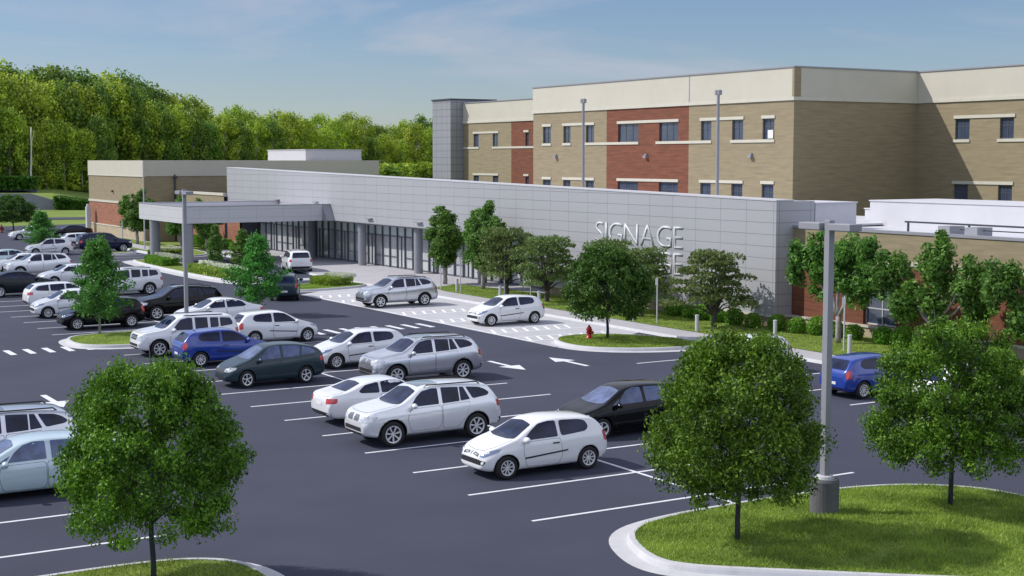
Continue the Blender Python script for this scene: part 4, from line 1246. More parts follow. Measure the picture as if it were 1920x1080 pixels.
def make_sedan(paintm, label, kind='sedan', glass=None):
    L, W = (4.52, 1.78); h = L/2; G_ = glass or CGL
    if kind == 'sedan' or kind == 'coupe':
        z = -.03 if kind == 'coupe' else 0
        top = [(-h, .70), (-h+.03, .90), (-h+.12, 1.0), (-h+.55, 1.06), (-h+.68, 1.09), (-1.05, 1.33+z), (-.75, 1.405+z), (-.3, 1.44+z), (.15, 1.43+z), (.40, 1.36+z), (1.05, 1.01), (1.4, .94), (1.8, .85), (2.05, .76), (h-.04, .66), (h, .54)]
        belt = [(-h, .68), (-h+.12, .93), (-h+.6, 1.0), (-1.0, .97), (.4, .92), (1.05, .90), (1.5, .86), (1.9, .76), (h, .50)]
    elif kind == 'wagon':
        top = [(-h, .72), (-h+.04, .98), (-h+.12, 1.08), (-h+.30, 1.26), (-h+.48, 1.40), (-h+.75, 1.45), (-.9, 1.475), (-.3, 1.49), (.15, 1.47), (.40, 1.40), (1.05, 1.02), (1.4, .95), (1.8, .86), (2.05, .77), (h-.04, .67), (h, .54)]
        belt = [(-h, .70), (-h+.12, .98), (-h+.5, 1.03), (-1.0, 1.0), (.4, .94), (1.05, .91), (1.5, .87), (1.9, .77), (h, .50)]
    else:  # liftback, tall arched roof
        top = [(-h, .76), (-h+.03, .98), (-h+.10, 1.12), (-h+.30, 1.31), (-1.45, 1.455), (-1.1, 1.51), (-.6, 1.545), (-.1, 1.55), (.25, 1.52), (.45, 1.45), (1.15, 1.06), (1.4, .98), (1.8, .86), (2.05, .76), (h-.04, .65), (h, .54)]
        belt = [(-h, .70), (-h+.12, 1.02), (-h+.6, 1.06), (-1.0, 1.01), (.4, .94), (1.15, .91), (1.5, .87), (1.9, .76), (h, .50)]
    p = dict(L=L, W=W, wr=.325, wheels=(-1.30, 1.36),
        xs=[-h, -h+.03, -h+.12, -h+.30, -h+.45, -h+.58, -h+.75, -1.3, -1.05, -.75, -.45, -.15, .15, .40, .6, .8, 1.05, 1.2, 1.4, 1.6, 1.8, 1.95, 2.08, h-.04, h],
        top=top, belt=belt,
        wid=[(-h, .74), (-h+.05, .84), (-h+.25, .92), (-h+.6, .98), (-1.0, 1), (1.1, 1), (1.6, .975), (1.9, .91), (2.1, .81), (h, .62)],
        bot=[(-h, .40), (-h+.05, .30), (-h+.3, .23), (-1.0, .19), (1.4, .19), (1.9, .20), (h-.04, .25), (h, .32)], tumble=.38)
    c = Car(p, paintm, label)
    if kind == 'coupe':
        c.side('side_window', [(.80, .975), (-.42, .99), (-.42, 1.32), (-.05, 1.35), (.28, 1.31), (.55, 1.16)], G_, rnd_=.06)
        c.side('side_window', [(-.50, .99), (-1.15, 1.02), (-1.22, 1.08), (-.98, 1.25), (-.50, 1.32)], G_, rnd_=.07)
    elif kind == 'sedan':
        c.side('side_window', [(.84, .975), (-.12, .985), (-.12, 1.36), (.02, 1.365), (.30, 1.33), (.58, 1.17)], G_, rnd_=.04)
        c.side('side_window', [(-.22, .985), (-1.10, 1.01), (-1.24, 1.06), (-1.02, 1.26), (-.75, 1.34), (-.22, 1.365)], G_, rnd_=.05)
    elif kind == 'wagon':
        c.side('side_window', [(.84, .985), (-.10, 1.0), (-.10, 1.39), (.02, 1.40), (.30, 1.36), (.58, 1.19)], G_, rnd_=.04)
        c.side('side_window', [(-.20, 1.0), (-.98, 1.03), (-1.0, 1.38), (-.20, 1.40)], G_, rnd_=.04)
        c.side('side_window', [(-1.08, 1.035), (-1.72, 1.07), (-1.84, 1.14), (-1.66, 1.31), (-1.08, 1.38)], G_, rnd_=.05)
    else:
        c.side('side_window', [(.72, 1.0), (-.18, 1.02), (-.18, 1.455), (.10, 1.455), (.34, 1.39), (.56, 1.22)], G_, rnd_=.04)
        c.side('side_window', [(.96, .985), (.78, .99), (.64, 1.17), (.78, 1.10)], G_, rnd_=.02)
        c.side('side_window', [(-.30, 1.02), (-1.02, 1.06), (-1.12, 1.415), (-.72, 1.445), (-.30, 1.455)], G_, rnd_=.04)
        c.side('side_window', [(-1.10, 1.065), (-1.78, 1.14), (-1.74, 1.24), (-1.50, 1.34), (-1.20, 1.40)], G_, rnd_=.04)
    x0 = .46 if kind != 'lift' else .52
    dx = 0 if kind != 'lift' else .08
    c.topp('windscreen', [(1.08+dx, -.62), (1.17+dx, -.35), (1.19+dx, 0), (1.17+dx, .35), (1.08+dx, .62), (x0, .50), (x0-.06, 0), (x0, -.50)], G_, rnd_=.05)
    if kind in ('sedan', 'coupe'):
        c.topp('rear_window', [(-1.60, -.56), (-1.62, 0), (-1.60, .56), (-1.04, .45), (-1.0, 0), (-1.04, -.45)], G_, rnd_=.05)
    else:
        c.patch('rear_window', [(-2, .56, 1.08), (-2, -.56, 1.08), (-1.8, -.46, 1.36), (-1.8, .46, 1.36)], 180, G_, rnd_=.06, el=25)
    hoodp(c, [(1.16+dx, -.66), (1.25+dx, -.35), (1.27+dx, 0), (1.25+dx, .35), (1.16+dx, .66), (1.84, .62), (2.02, .42), (2.07, 0), (2.02, -.42), (1.84, -.62)])
    if kind in ('sedan', 'coupe'): hoodp(c, [(-1.70, -.62), (-1.72, 0), (-1.70, .62), (-2.16, .56), (-2.2, 0), (-2.16, -.56)], 'boot_lid')
    if kind == 'coupe': c.doors([[(.80, .30), (-.36, .28), (-.52, .5), (-.46, .95), (.84, .93), (.92, .7)]]); c.handles([(-.30, .84)])
    else:
        c.doors([[(.84, .30), (-.10, .28), (-.16, .4), (-.15, .95), (.86, .93), (.94, .7)], [(-.20, .28), (-.84, .30), (-1.0, .6), (-1.14, .97), (-.19, .955)]]); c.handles([(-.02, .85), (-.98, .88)])
    for sg in (1, -1):
        q = [(2.17, .42*sg, .62), (2.05, .62*sg, .60), (1.84, .80*sg, .70), (1.80, .78*sg, .78), (2.0, .62*sg, .77), (2.15, .44*sg, .72)]
        c.patch('headlight', q, 38*sg, HEADL, grid=.06, rnd_=.02)
        zt = .78 if kind in ('sedan', 'coupe') else .86
        q = [(-2.24, .50*sg, zt-.05), (-2.02, .86*sg, zt-.02), (-2.02, .84*sg, zt+.13), (-2.22, .50*sg, zt+.12)]
        c.patch('tail_light', q, 180-44 if sg > 0 else 224, TAILL, grid=.06, rnd_=.03)
    c.patch('grille', [(2.3, y, z) for y, z in ((-.34, .56), (.34, .56), (.38, .68), (-.38, .68))], 0, BLACK, grid=.08, rnd_=.03)
    c.patch('bumper_intake', [(2.3, y, z) for y, z in ((-.50, .33), (.50, .33), (.50, .42), (-.50, .42))], 0, BLACK, grid=.1, rnd_=.03)
    c.patch('lower_bumper', [(-2.3, y, z) for y, z in ((-.70, .33), (.70, .33), (.74, .46), (-.74, .46))], 180, BLACK, grid=.1)
    plates(c, .70 if kind in ('sedan', 'coupe') else .62, .5)
    c.mirror(.80, .99, .84); c.wheels(5 if kind == 'lift' else 10, .68)
    return c.root

NEG = pi
def put(o, x, y, rz): o.location = (x, y, 0.0); o.rotation_euler = (0, 0, rz); return o

hatch = make_hatch(P_WHITE, 'white three door hatchback parked alone in front of the near black car')
put(hatch, 20.48, 32.92, NEG)
suv = make_suv(P_SILVER2, 'bright silver off-roader with glass sunroof, nearest of the large silver cars')
put(suv, 19.95, 38.45, NEG)
coupe = make_sedan(P_PEARL, 'pearl white coupe with its tail to the lane beside the near silver off-roader', 'coupe')
put(coupe, 20.35, 42.05, 0)
lift = make_sedan(P_SLATE, 'dark slate grey five door car parked beside the blue hatchback', 'lift', glass=CGL_PALE)
lift.scale = (.88, .95, 1.0); put(lift, 19.95, 51.0, NEG)
boxy = make_suv(P_WHITE, 'white boxy off-roader with dark barred grille behind the blue hatchback', boxy=True, sunroof=False)
boxy.scale = (.97, 1, .97); put(boxy, 19.95, 61.0, NEG)
sedan = make_sedan(P_WHITE, 'white saloon half hidden behind the white boxy off-roader and the lamp post', 'sedan')
put(sedan, 24.75, 70.3, NEG)
wagon = make_sedan(P_WHITE, 'white estate car with its tail to the lane, left of the feathery tree', 'wagon')
put(wagon, 20.4, 83.75, 0)

def car(src, x, y, rz, label, pm=None, scale=None, swap=None):
    c = dup(src, (x, y, 0), rz, label, scale=scale, paintm=pm, swap=swap)
    return c
car(suv, 25.25, 48.85, NEG, 'silver off-roader with glass sunroof, second of its kind from the front', P_SILVER)
car(hatch, 24.9, 53.75, NEG, 'pale silver three door hatchback between the slate car and a silver off-roader', P_PEARL)
car(hatch, 20.3, 57.1, 0, 'blue hatchback with its tail lights to the lane, in front of the boxy white off-roader', P_BLUE)
car(hatch, 24.75, 62.65, 0, 'white hatchback seen from its tail side, behind the blue hatchback', None)
car(suv, 24.25, 75.1, NEG, 'black off-roader with bright wheels behind the lamp post', P_BLACK)
car(hatch, 19.42, 72.55, NEG, 'black hatchback behind the feathery tree on the small island', P_BLACK, scale=(1.05, 1.02, 1.04))
car(hatch, 19.4, 78.75, NEG, 'white hatchback facing the lane beside the black hatchback', None)
car(boxy, 25.5, 89.6, NEG, 'white off-roader with flat roof hidden by the feathery tree', None)
car(sedan, 24.5, 98.6, NEG, 'silver white saloon behind the white estate car', P_PEARL)
car(sedan, 19.75, 92.4, 0, 'dark green black saloon cut by the left picture edge', P_GREENB, scale=(1.05, 1.05, 1.1))
car(suv, 24.3, 107.5, NEG, 'silver white off-roader in the far left row below the small conifer-like tree', P_SILVER2)
car(sedan, 24.2, 111.9, NEG, 'white saloon half hidden behind the far left silver white off-roader', None)
car(sedan, 24.0, 117.5, NEG, 'pale blue saloon at the left edge of the far row', P_ICE)
car(hatch, 30.6, 131.0, NEG, 'white hatchback half hidden behind the far dense small tree', None)
car(wagon, 36.0, 139.6, 0, 'white estate car beside the navy off-roader in the far row', None)
car(boxy, 35.95, 132.6, 0, 'navy blue off-roader with large red tail light near the canopy', P_NAVY, scale=(1.05, 1, 1))
car(sedan, 34.9, 157.3, NEG, 'white car in the farthest row beside the small dark hydrant', None)
car(sedan, 39.3, 158.2, NEG, 'dark saloon in the farthest row behind the dense small tree', P_BLACK)
car(boxy, 41.9, 101.3, radians(76), 'white off-roader stopped in the drop off lane at the glass entrance', None)
car(hatch, 33.15, 82.0, radians(66), 'dark slate hatchback driving away towards the entrance canopy', P_SLATE, scale=(1.0, 1.04, 1.08))
car(suv, 37.0, 74.55, NEG, 'silver off-roader parked on the pale concrete apron', P_SILVER)
car(hatch, 37.72, 63.4, NEG, 'white hatchback parked on the pale concrete apron beside the hydrant island', None)
car(lift, 25.75, 36.15, NEG, 'black five door car behind the near white hatchback', P_BLACK, scale=(1.0, 1.0, 1.0))
car(hatch, 37.75, 37.5, 0, 'bright blue hatchback right of the big lamp post with its tail to the lane', P_BLUE)
car(lift, 8.1, 37.15, NEG, 'ice blue saloon cut by the left picture edge behind the near left tree', P_ICE, scale=(1.05, 1.02, .96))
car(suv, 7.75, 40.3, NEG, 'silver off-roader cut by the left picture edge behind the ice blue saloon', P_SILVER)
car(hatch, 37.15, 43.9, NEG, 'pale hatchback almost hidden behind the crown of the middle round tree', P_PEARL)
car(hatch, 38.6, 33.9, 0, 'white hatchback hidden behind the right round tree', None)

# ------------------------------------------------------------------ trees and shrubs
def leafmesh(name, pts, size, m, seed, nrm=None, asp=1.6, up=0.0, out=1.1):
    r = random.Random(seed); V = []; Fc = []
    for k, p in enumerate(pts):
        d = Vector((r.gauss(0, 1), r.gauss(0, 1), r.gauss(0, 1)+up))
        if nrm: d += nrm[k]*out
        d.normalize()
        t = d.orthogonal().normalized()
        ang = r.uniform(0, 2*pi); q = d.cross(t)
        u = t*cos(ang)+q*sin(ang); v = d.cross(u)
        s = size*r.uniform(.6, 1.3)
        P = Vector(p); i = len(V)
        V += [P-u*s*asp*.5, P+v*s*.42+d*s*.10, P+u*s*asp*.5, P-v*s*.42+d*s*.10]
        Fc.append((i, i+1, i+2, i+3))
    me = bpy.data.meshes.new(name); me.from_pydata([tuple(v) for v in V], [], Fc); me.materials.append(m); me.update()
    return me
def limb(mb, a, b, r0, r1, seed, wob=.06, n=5, seg=7):
    r = random.Random(seed); A_, B_ = Vector(a), Vector(b)
    L_ = (B_-A_).length; pts = []; rr = []
    for k in range(n+1):
        t = k/n
        w_ = L_*wob*sin(pi*t)
        pts.append(A_.lerp(B_, t)+Vector((r.uniform(-1, 1), r.uniform(-1, 1), r.uniform(-.3, .3)))*w_)
        rr.append(r0+(r1-r0)*t)
    mb.tube(pts, rr, seg)
    return pts
def make_round(name, label, group, Rw, z0, z1, n, size, lm, bark, seed, clumps=300, tr=.07, top_narrow=.75):
    """single straight stem, dense rounded crown, widest in its lower third"""
    r = random.Random(seed)
    root = empty(name, (0, 0, 0), 0, label, 'tree', group)
    Hc = z1-z0; pts = []; nr = []
    cl = []
    def rad(t):   # radius at height fraction t
        return Rw*((.80+.20*min(1, t/.28)) if t < .28 else sqrt(max(0, 1-((t-.28)/.74)**2.1)))*1.02
    while len(cl) < clumps:
        t = r.random(); a = r.uniform(0, 2*pi)
        R_ = rad(t)*(.92+.16*noise.noise((cos(a)*1.5, sin(a)*1.5, t*3+seed)))
        f = r.random()**.28
        cl.append((Vector((cos(a)*R_*f, sin(a)*R_*f, z0+.12+Hc*.9*t)), r.uniform(.14, .30)*Rw/2))
    for k in range(n):
        c, s = cl[k % clumps]
        d = Vector((r.gauss(0, 1), r.gauss(0, 1), r.gauss(0, .75)))
        d = d.normalized()*(r.random()**.45)*s*1.35
        p_ = c+d
        if p_.z < z0-.05: p_.z = z0+r.random()*.2
        pts.append(p_); nr.append((d.normalized()+Vector((p_.x, p_.y, 0)).normalized()*.6))
    me = leafmesh('crown', pts, size, lm, seed+1, nr, out=.75)
    cr_ = bpy.data.objects.new('crown', me); COL.objects.link(cr_); cr_.parent = root
    tb = MB()
    limb(tb, (0, 0, -.05), (0, 0, z0+.55*Hc), tr, tr*.5, seed, .01, 6, 10)
    for k in range(12):
        a = k*2.4; zz = z0+.25+Hc*.05*k*.8
        f = .72 if k < 8 else .5
        limb(tb, (0, 0, zz), (cos(a)*Rw*f, sin(a)*Rw*f, zz+Hc*(.30+.02*k)), tr*.42, tr*.10, seed+k, .05, 4, 6)
    tb.build('trunk', bark, root, smooth=True)
    return root
def make_lobed(name, label, group, lobes, n, size, lm, bark, seed, fork=1.2, tr=.13):
    """several upright lobes on limbs that fork low down"""
    r = random.Random(seed); root = empty(name, (0, 0, 0), 0, label, 'tree', group)
    vol = [a[3]*a[3]*a[4] for a in lobes]; tot = sum(vol); pts = []; nr = []
    for (x, y, z, rx, rz), v_ in zip(lobes, vol):
        m_ = int(n*v_/tot)
        sub = []
        for k in range(26):
            d = Vector((r.gauss(0, 1), r.gauss(0, 1), r.gauss(0, 1))).normalized()*(r.random()**.4)
            sub.append((Vector((x+d.x*rx*.8, y+d.y*rx*.8, z+d.z*rz*.85)), rx*r.uniform(.25, .5)))
        for k in range(m_):
            c, s = sub[k % 26]
            d = Vector((r.gauss(0, 1), r.gauss(0, 1), r.gauss(0, 1.3))).normalized()*(r.random()**.5)*s
            pts.append(c+d); nr.append(d.normalized())
    me = leafmesh('crown', pts, size, lm, seed+1, nr)
    o = bpy.data.objects.new('crown', me); COL.objects.link(o); o.parent = root
    tb = MB(); limb(tb, (0, 0, -.05), (0, 0, fork), tr, tr*.85, seed, .03, 4, 9)
    for k, (x, y, z, rx, rz) in enumerate(lobes):
        limb(tb, (0, 0, fork-.05), (x, y, z+rz*.4), tr*.6, tr*.15, seed+k, .05, 6, 7)
        for j in range(3):
            a = r.uniform(0, 2*pi); limb(tb, (x*.7, y*.7, fork+(z-fork)*.7), (x+cos(a)*rx*.7, y+sin(a)*rx*.7, z+rz*r.uniform(-.2, .5)), tr*.25, tr*.07, seed+k*7+j, .05, 4, 5)
    tb.build('trunk', bark, root, smooth=True)
    return root
def make_spread(name, label, group, Rw, z0, z1, n, size, lm, bark, seed, tr=.16):
    """low forked trunk and flat layered sprays"""
    r = random.Random(seed); root = empty(name, (0, 0, 0), 0, label, 'tree', group)
    tb = MB(); limb(tb, (0, 0, -.05), (.03, 0, z0*.75), tr, tr*.8, seed, .04, 4, 9)
    lay = []
    for k in range(34):
        t = (k+.5)/34; a = k*2.39996+r.uniform(-.3, .3)
        zz = z0+(z1-z0)*(.08+.9*t)
        R_ = Rw*sqrt(max(.05, 1-(t*.95)**2))*r.uniform(.35, 1.0)
        e = Vector((cos(a)*R_, sin(a)*R_, zz)); lay.append((e, r.uniform(.30, .52)*Rw*.75))
        m1 = Vector((cos(a)*R_*.35, sin(a)*R_*.35, z0*.75+(zz-z0*.75)*.55))
        limb(tb, (0, 0, z0*.7), m1, tr*.42, tr*.2, seed+k, .05, 4, 6); limb(tb, m1, e, tr*.2, tr*.05, seed+k+50, .06, 4, 5)
    pts = []
    for k in range(n):
        e, s = lay[k % len(lay)]
        a = r.uniform(0, 2*pi); q = s*sqrt(r.random())
        pts.append(e+Vector((cos(a)*q, sin(a)*q, r.gauss(0, s*.11)+.05*s-.15*q*q/s)))
    me = leafmesh('crown', pts, size, lm, seed+1, up=.8)
    o = bpy.data.objects.new('crown', me); COL.objects.link(o); o.parent = root
    tb.build('trunk', bark, root, smooth=True)
    return root
def make_feathery(name, label, group, Rw, z0, z1, n, size, lm, bark, seed, tr=.06):
    r = random.Random(seed); root = empty(name, (0, 0, 0), 0, label, 'tree', group)
    tb = MB(); limb(tb, (0, 0, -.05), (0, 0, z1-.1), tr, tr*.2, seed, .01, 8, 8)
    pts = []; nr = []; sp_ = []
    nb = 40
    for k in range(nb):
        t = (k+.5)/nb; a = k*2.39996+r.uniform(-.4, .4)
        zz = z0+(z1-z0)*t
        R_ = Rw*(.55+.45*sin(pi*min(1, t*1.1+.12)))*(1-t**2.2*.75)*r.uniform(.5, 1.12)
        e = Vector((cos(a)*R_, sin(a)*R_, zz+.12*R_)); b0 = Vector((0, 0, zz-.12*R_))
        limb(tb, b0, e, tr*.35, tr*.08, seed+k, .04, 3, 5)
        for j in range(5): sp_.append((b0.lerp(e, .35+.17*j), .30*Rw*(1.05-.10*j)))
    for k in range(n):
        e, s = sp_[k % len(sp_)]
        d = Vector((r.gauss(0, 1), r.gauss(0, 1), r.gauss(0, .55))).normalized()*(r.random()**.6)*s
        pts.append(e+d); nr.append(d.normalized())
    me = leafmesh('crown', pts, size, lm, seed+1, nr, up=.3)
    o = bpy.data.objects.new('crown', me); COL.objects.link(o); o.parent = root
    tb.build('trunk', bark, root, smooth=True)
    return root

GZ = .20
GR = 'round topped street trees'
ta = make_round('round_tree', 'dense round topped tree at the lower left with its trunk cut by the picture bottom', GR, 2.12, .92, 4.50, 54000, .059, LEAF_A, BARKD, 3)
ta.location = (8.22, 27.35, GZ-.05); ta.scale = (.88, .88, 1.0)
dup(ta, (19.95, 23.72, GZ), 2.1, 'dense round topped tree in the middle of the near right island, left of the lamp', scale=(.93, .93, 1.03))
tc_ = make_round('round_tree', 'dense round topped tree at the right edge of the near island', GR, 2.15, .98, 4.50, 54000, .058, LEAF_A, BARKD, 19)
tc_.location = (26.35, 23.55, GZ); tc_.scale = (.92, .92, 1.0)
td = make_round('round_tree', 'dark green round topped tree on the hydrant island', GR, 2.1, 1.0, 4.30, 22000, .09, LEAF_A2, BARKD, 31, clumps=200)
td.location = (37.7, 54.2, GZ)
dup(td, (37.6, 178.5, 0), 1.0, 'round topped tree on the far lawn at the left picture edge', scale=(1.25, 1.25, 1.0))

GF = 'small feathery trees of the car park islands'
te = make_feathery('feathery_tree', 'feathery light green tree on the small kerbed island', GF, 1.62, .85, 4.35, 9500, .10, LEAF_D, BARKP, 41)
te.location = (18.2, 68.3, GZ)
dup(te, (28.2, 73.7, 0.0), 1.9, 'feathery light green tree right of the lamp beside the dark driving hatchback', scale=(1.02, 1.02, .97))
dup(te, (30.2, 132.0, 0), 3.3, 'dense small tree in the far row left of the navy off-roader', scale=(1.05, 1.05, .85))
GSM = 'small trees on the hedge island by the canopy'
tf = make_feathery('small_tree', 'small tree between the two canopy columns', GSM, .85, 1.0, 3.45, 3500, .10, LEAF_B, BARK, 47, tr=.05)
tf.location = (35.4, 100.9, .15)
dup(tf, (35.9, 96.6, .15), 2.0, 'small spreading tree behind the feathery tree, at the right end of the hedge', scale=(1.35, 1.35, .95))

GO = 'olive spreading trees along the pale wall'
tg = make_spread('spreading_tree', 'olive spreading tree right of the sign letters, farthest right of its row', GO, 2.15, .9, 3.85, 6800, .115, LEAF_C, BARK, 53)
tg.location = (44.9, 55.4, .14)
dup(tg, (44.9, 61.4, .14), 2.2, 'olive spreading tree half hidden behind the dark round tree, to its right', scale=(.9, .9, .95))
dup(tg, (45.0, 64.6, .14), 4.0, 'olive spreading tree half hidden behind the left edge of the dark round tree', scale=(.95, .95, 1.02))
dup(tg, (45.0, 70.9, .14), 1.2, 'olive spreading tree behind the roof of the white hatchback on concrete')
dup(tg, (44.9, 75.4, .14), 5.2, 'olive spreading tree with forked trunk nearest the glass front', scale=(1.02, 1.02, 1.08))
GU = 'upright many lobed trees beside the buildings'
th = make_lobed('lobed_tree', 'upright many lobed tree left of the annex window', GU,
    [(-.3, 2.0, 3.5, .75, 1.3), (-.2, .95, 4.0, .75, 1.3), (0, .9, 2.7, .75, 1.0), (.1, -.75, 3.7, .95, 1.4), (.0, -1.8, 3.6, .85, 1.2), (.2, -1.0, 2.6, 1.0, .95), (-.1, -.1, 3.2, .7, 1.0)], 16000, .12, LEAF_B, BARKP, 61)
th.location = (46.0, 47.9, .14); th.scale = (1.12, 1.08, 1.02)
ti = make_lobed('lobed_tree', 'wide upright many lobed tree behind the right round tree', GU,
    [(-.2, 1.9, 3.2, .9, 1.2), (-.1, 1.3, 2.3, .95, 1.0), (0, -.45, 3.9, .95, 1.4), (0, -.2, 2.4, .8, 1.1), (0, -1.9, 3.2, .85, 1.2), (.1, -1.9, 2.2, .85, 1.0)], 16000, .12, LEAF_B, BARKP, 67)
ti.location = (46.2, 42.5, .14); ti.scale = (1.12, 1.1, 1.04)
dup(ti, (46.6, 36.4, .14), .4, 'upright many lobed tree at the right picture edge')
tj = make_lobed('lobed_tree', 'tall lobed tree in front of the glass front, left of the olive trees', GU,
    [(-.1, .60, 3.2, .75, 1.1), (0, .05, 3.9, .72, 1.2), (0, -.40, 2.8, .85, 1.2), (0, .15, 1.9, .85, .85)], 13000, .12, LEAF_B, BARKP, 71)
tj.location = (45.6, 84.6, .14); tj.scale = (1.25, 1.25, 1.06)
tk = make_lobed('lobed_tree', 'lobed tree rising behind the leftmost olive tree', GU,
    [(0, 1.2, 3.5, .75, 1.2), (0, .3, 3.7, .7, 1.0), (0, -.5, 4.1, .6, 1.1), (0, -1.2, 3.5, .75, 1.2), (0, 0, 2.7, 1.2, .8), (0, .2, 1.9, 1.2, .7)], 16000, .125, LEAF_B, BARKP, 73)
tk.location = (45.9, 80.0, .14); tk.scale = (1.15, 1.15, 1.10)
dup(tk, (41.5, 141.0, .14), .5, 'lobed tree in front of the red brick wall left of the canopy', scale=(1.3, 1.3, 1.05))
dup(tk, (43.6, 134.0, .14), 2.5, 'lobed tree seen under the canopy between its columns', scale=(1.15, 1.15, .95))
dup(tk, (44.3, 128.6, .14), 4.5, 'lobed tree behind the canopy beside the narrow brick windows', scale=(1.05, 1.05, .92))

def make_bush(label, group, rx, rz, n, size, lm, seed, name='round_bush', box=None):
    r = random.Random(seed); root = empty(name, (0, 0, 0), 0, label, 'bush', group); pts = []; nr = []
    for k in range(n):
        if box:
            x, y = r.uniform(-box[0], box[0]), r.uniform(-box[1], box[1])
            z = box[2]*(1-r.random()**2.2)*(.85+.3*noise.noise((x*2, y*2, 1)))
            pts.append((x, y, z))
        else:
            d = Vector((r.gauss(0, 1), r.gauss(0, 1), r.gauss(0, 1))).normalized()*(r.random()**.18)*(.93+.14*r.random())
            z = d.z*rz+rz*.8
            if z < 0.02: z = r.random()*.2
            pts.append((d.x*rx, d.y*rx, z))
        nr.append(Vector((0, 0, .8)) if box else d)
    me = leafmesh('foliage', pts, size, lm, seed+1, nr)
    o = bpy.data.objects.new('foliage', me); COL.objects.link(o); o.parent = root
    tb = MB()
    for k in range(5): limb(tb, (0, 0, -.03), (cos(k*1.3)*rx*.5, sin(k*1.3)*rx*.5, rz*.9), .02, .008, seed+k, .05, 3, 5)
    tb.build('stems', BARK, root)
    return root
GB = 'clipped round bushes along the stone plinth'
b1 = make_bush('round clipped bush at the foot of the pale wall, right of the olive tree trunk', GB, .48, .45, 1500, .075, LEAF_S, 81)
b1.location = (46.9, 53.0, .14)
bl_ = ['round bush just behind the bollard at the right end of the pale wall', 'round bush by the brick wall, second right of the pale wall corner', 'round bush by the brick wall, third right of the pale wall corner', 'round bush left of the big lamp post by the brick wall',
       'round bush right of the pale tree trunk by the annex', 'round bush behind the bollard of the blue hatchback', 'round bush below the annex window', 'last round bush before the right round tree']
for k, (x, y, s, lb) in enumerate(zip([47.0, 47.3, 47.4, 47.5, 47.5, 47.5, 47.5, 47.5], [51.7, 50.6, 49.5, 48.4, 46.6, 45.4, 44.2, 43.0], [.95, 1.12, .95, .9, 1.0, 1.15, 1.0, .9], bl_)):
    dup(b1, (x, y, .14), k*1.3, lb, scale=s)
for k, (y, lb) in enumerate([(54.6, 'round bush directly behind the spreading olive tree trunk'), (56.0, 'round bush left of the spreading olive tree trunk'), (57.3, 'second round bush left of the spreading olive tree trunk'), (58.5, 'large round bush behind the thin sign post'),
        (59.6, 'round bush between the thin sign post and the dark round tree'), (61.0, 'round bush touching the right edge of the dark round tree'), (66.5, 'round bush showing left of the dark round tree'), (68.0, 'second round bush left of the dark round tree'),
        (69.6, 'third round bush left of the dark round tree'), (71.0, 'round bush behind the trunk of the second olive tree')]):
    dup(b1, (46.7, y, .14), k*.9+.4, lb, scale=(1.05 if k % 2 else .9))
GH = 'low flowering hedges round the entrance'
h1 = make_bush('yellow green hedge with pale flowers on the canopy island', GH, 1, .3, 9000, .11, LEAF_Y, 91, 'flower_hedge', box=(.75, 4.6, .62))
h1.location = (35.0, 99.4, .15); h1['category'] = 'hedge'
fl = []
r_ = random.Random(5)
for k in range(2200): fl.append((r_.uniform(.1, .95), r_.uniform(-4.6, 4.6), r_.uniform(.55, .80)))
o = bpy.data.objects.new('flowers', leafmesh('flowers', fl, .10, FLOWER, 92)); COL.objects.link(o); o.parent = h1
h2_ = dup(h1, (35.0, 112.4, .15), 0, 'green hedge between the canopy columns', scale=(1.0, .5, 1.0), cat='hedge', swap={'yellow_green_leaves': LEAF_S})
h3_ = dup(h1, (38.9, 88.1, .15), 0, 'yellow green hedge on the grass strip behind the apron off-roader', scale=(1.3, .25, .9), cat='hedge')
h3_.rotation_euler = (0, 0, 0.2)
dup(h1, (37.9, 120.8, .15), 1.1, 'pale flowering hedge behind the left canopy column', scale=(.8, .3, 1.0), cat='hedge')
h5 = make_bush('clipped green hedge along the brick link under the canopy', 'clipped hedges by the brick link', 1, .4, 7000, .13, LEAF_S, 95, 'clipped_hedge', box=(.7, 5.5, .95))
h5.location = (45.9, 133.0, .14); h5['category'] = 'hedge'
dup(h5, (45.9, 123.0, .14), 0, 'clipped green hedge right of the brick link windows', scale=(.9, .45, .9), cat='hedge')
# dark hedge bank at far left
hb = []
r_ = random.Random(8)
A0, A1 = at(100, 400, 243), at(185, 400, 243)
for k in range(9000):
    t = r_.random(); v = A0.lerp(A1, t); d_ = r_.uniform(0, 5)
    z = (2.2-1.1*t)*(1-r_.random()**2)
    hb.append((v.x+d_*.5, v.y+d_*.85, z))
bank = MB()
o = bpy.data.objects.new('hedge_bank', leafmesh('hedge_bank', hb, .38, LEAF_A2, 93)); COL.objects.link(o)
tag(o, 'dark green hedge bank right of the grey retaining wall', 'hedge')
hb = []
A0, A1 = at(-40, 400, 262), at(60, 400, 262)
for k in range(6000):
    v = A0.lerp(A1, r_.random()); z = 3.0+2.3*(1-r_.random()**2.5); hb.append((v.x+r_.uniform(0, 1.5), v.y+r_.uniform(0, 2.5), z))
o = bpy.data.objects.new('clipped_hedge', leafmesh('clipped_hedge', hb, .40, LEAF_A2, 94)); COL.objects.link(o)
tag(o, 'dark box shaped hedge above the retaining wall at the left edge', 'hedge')

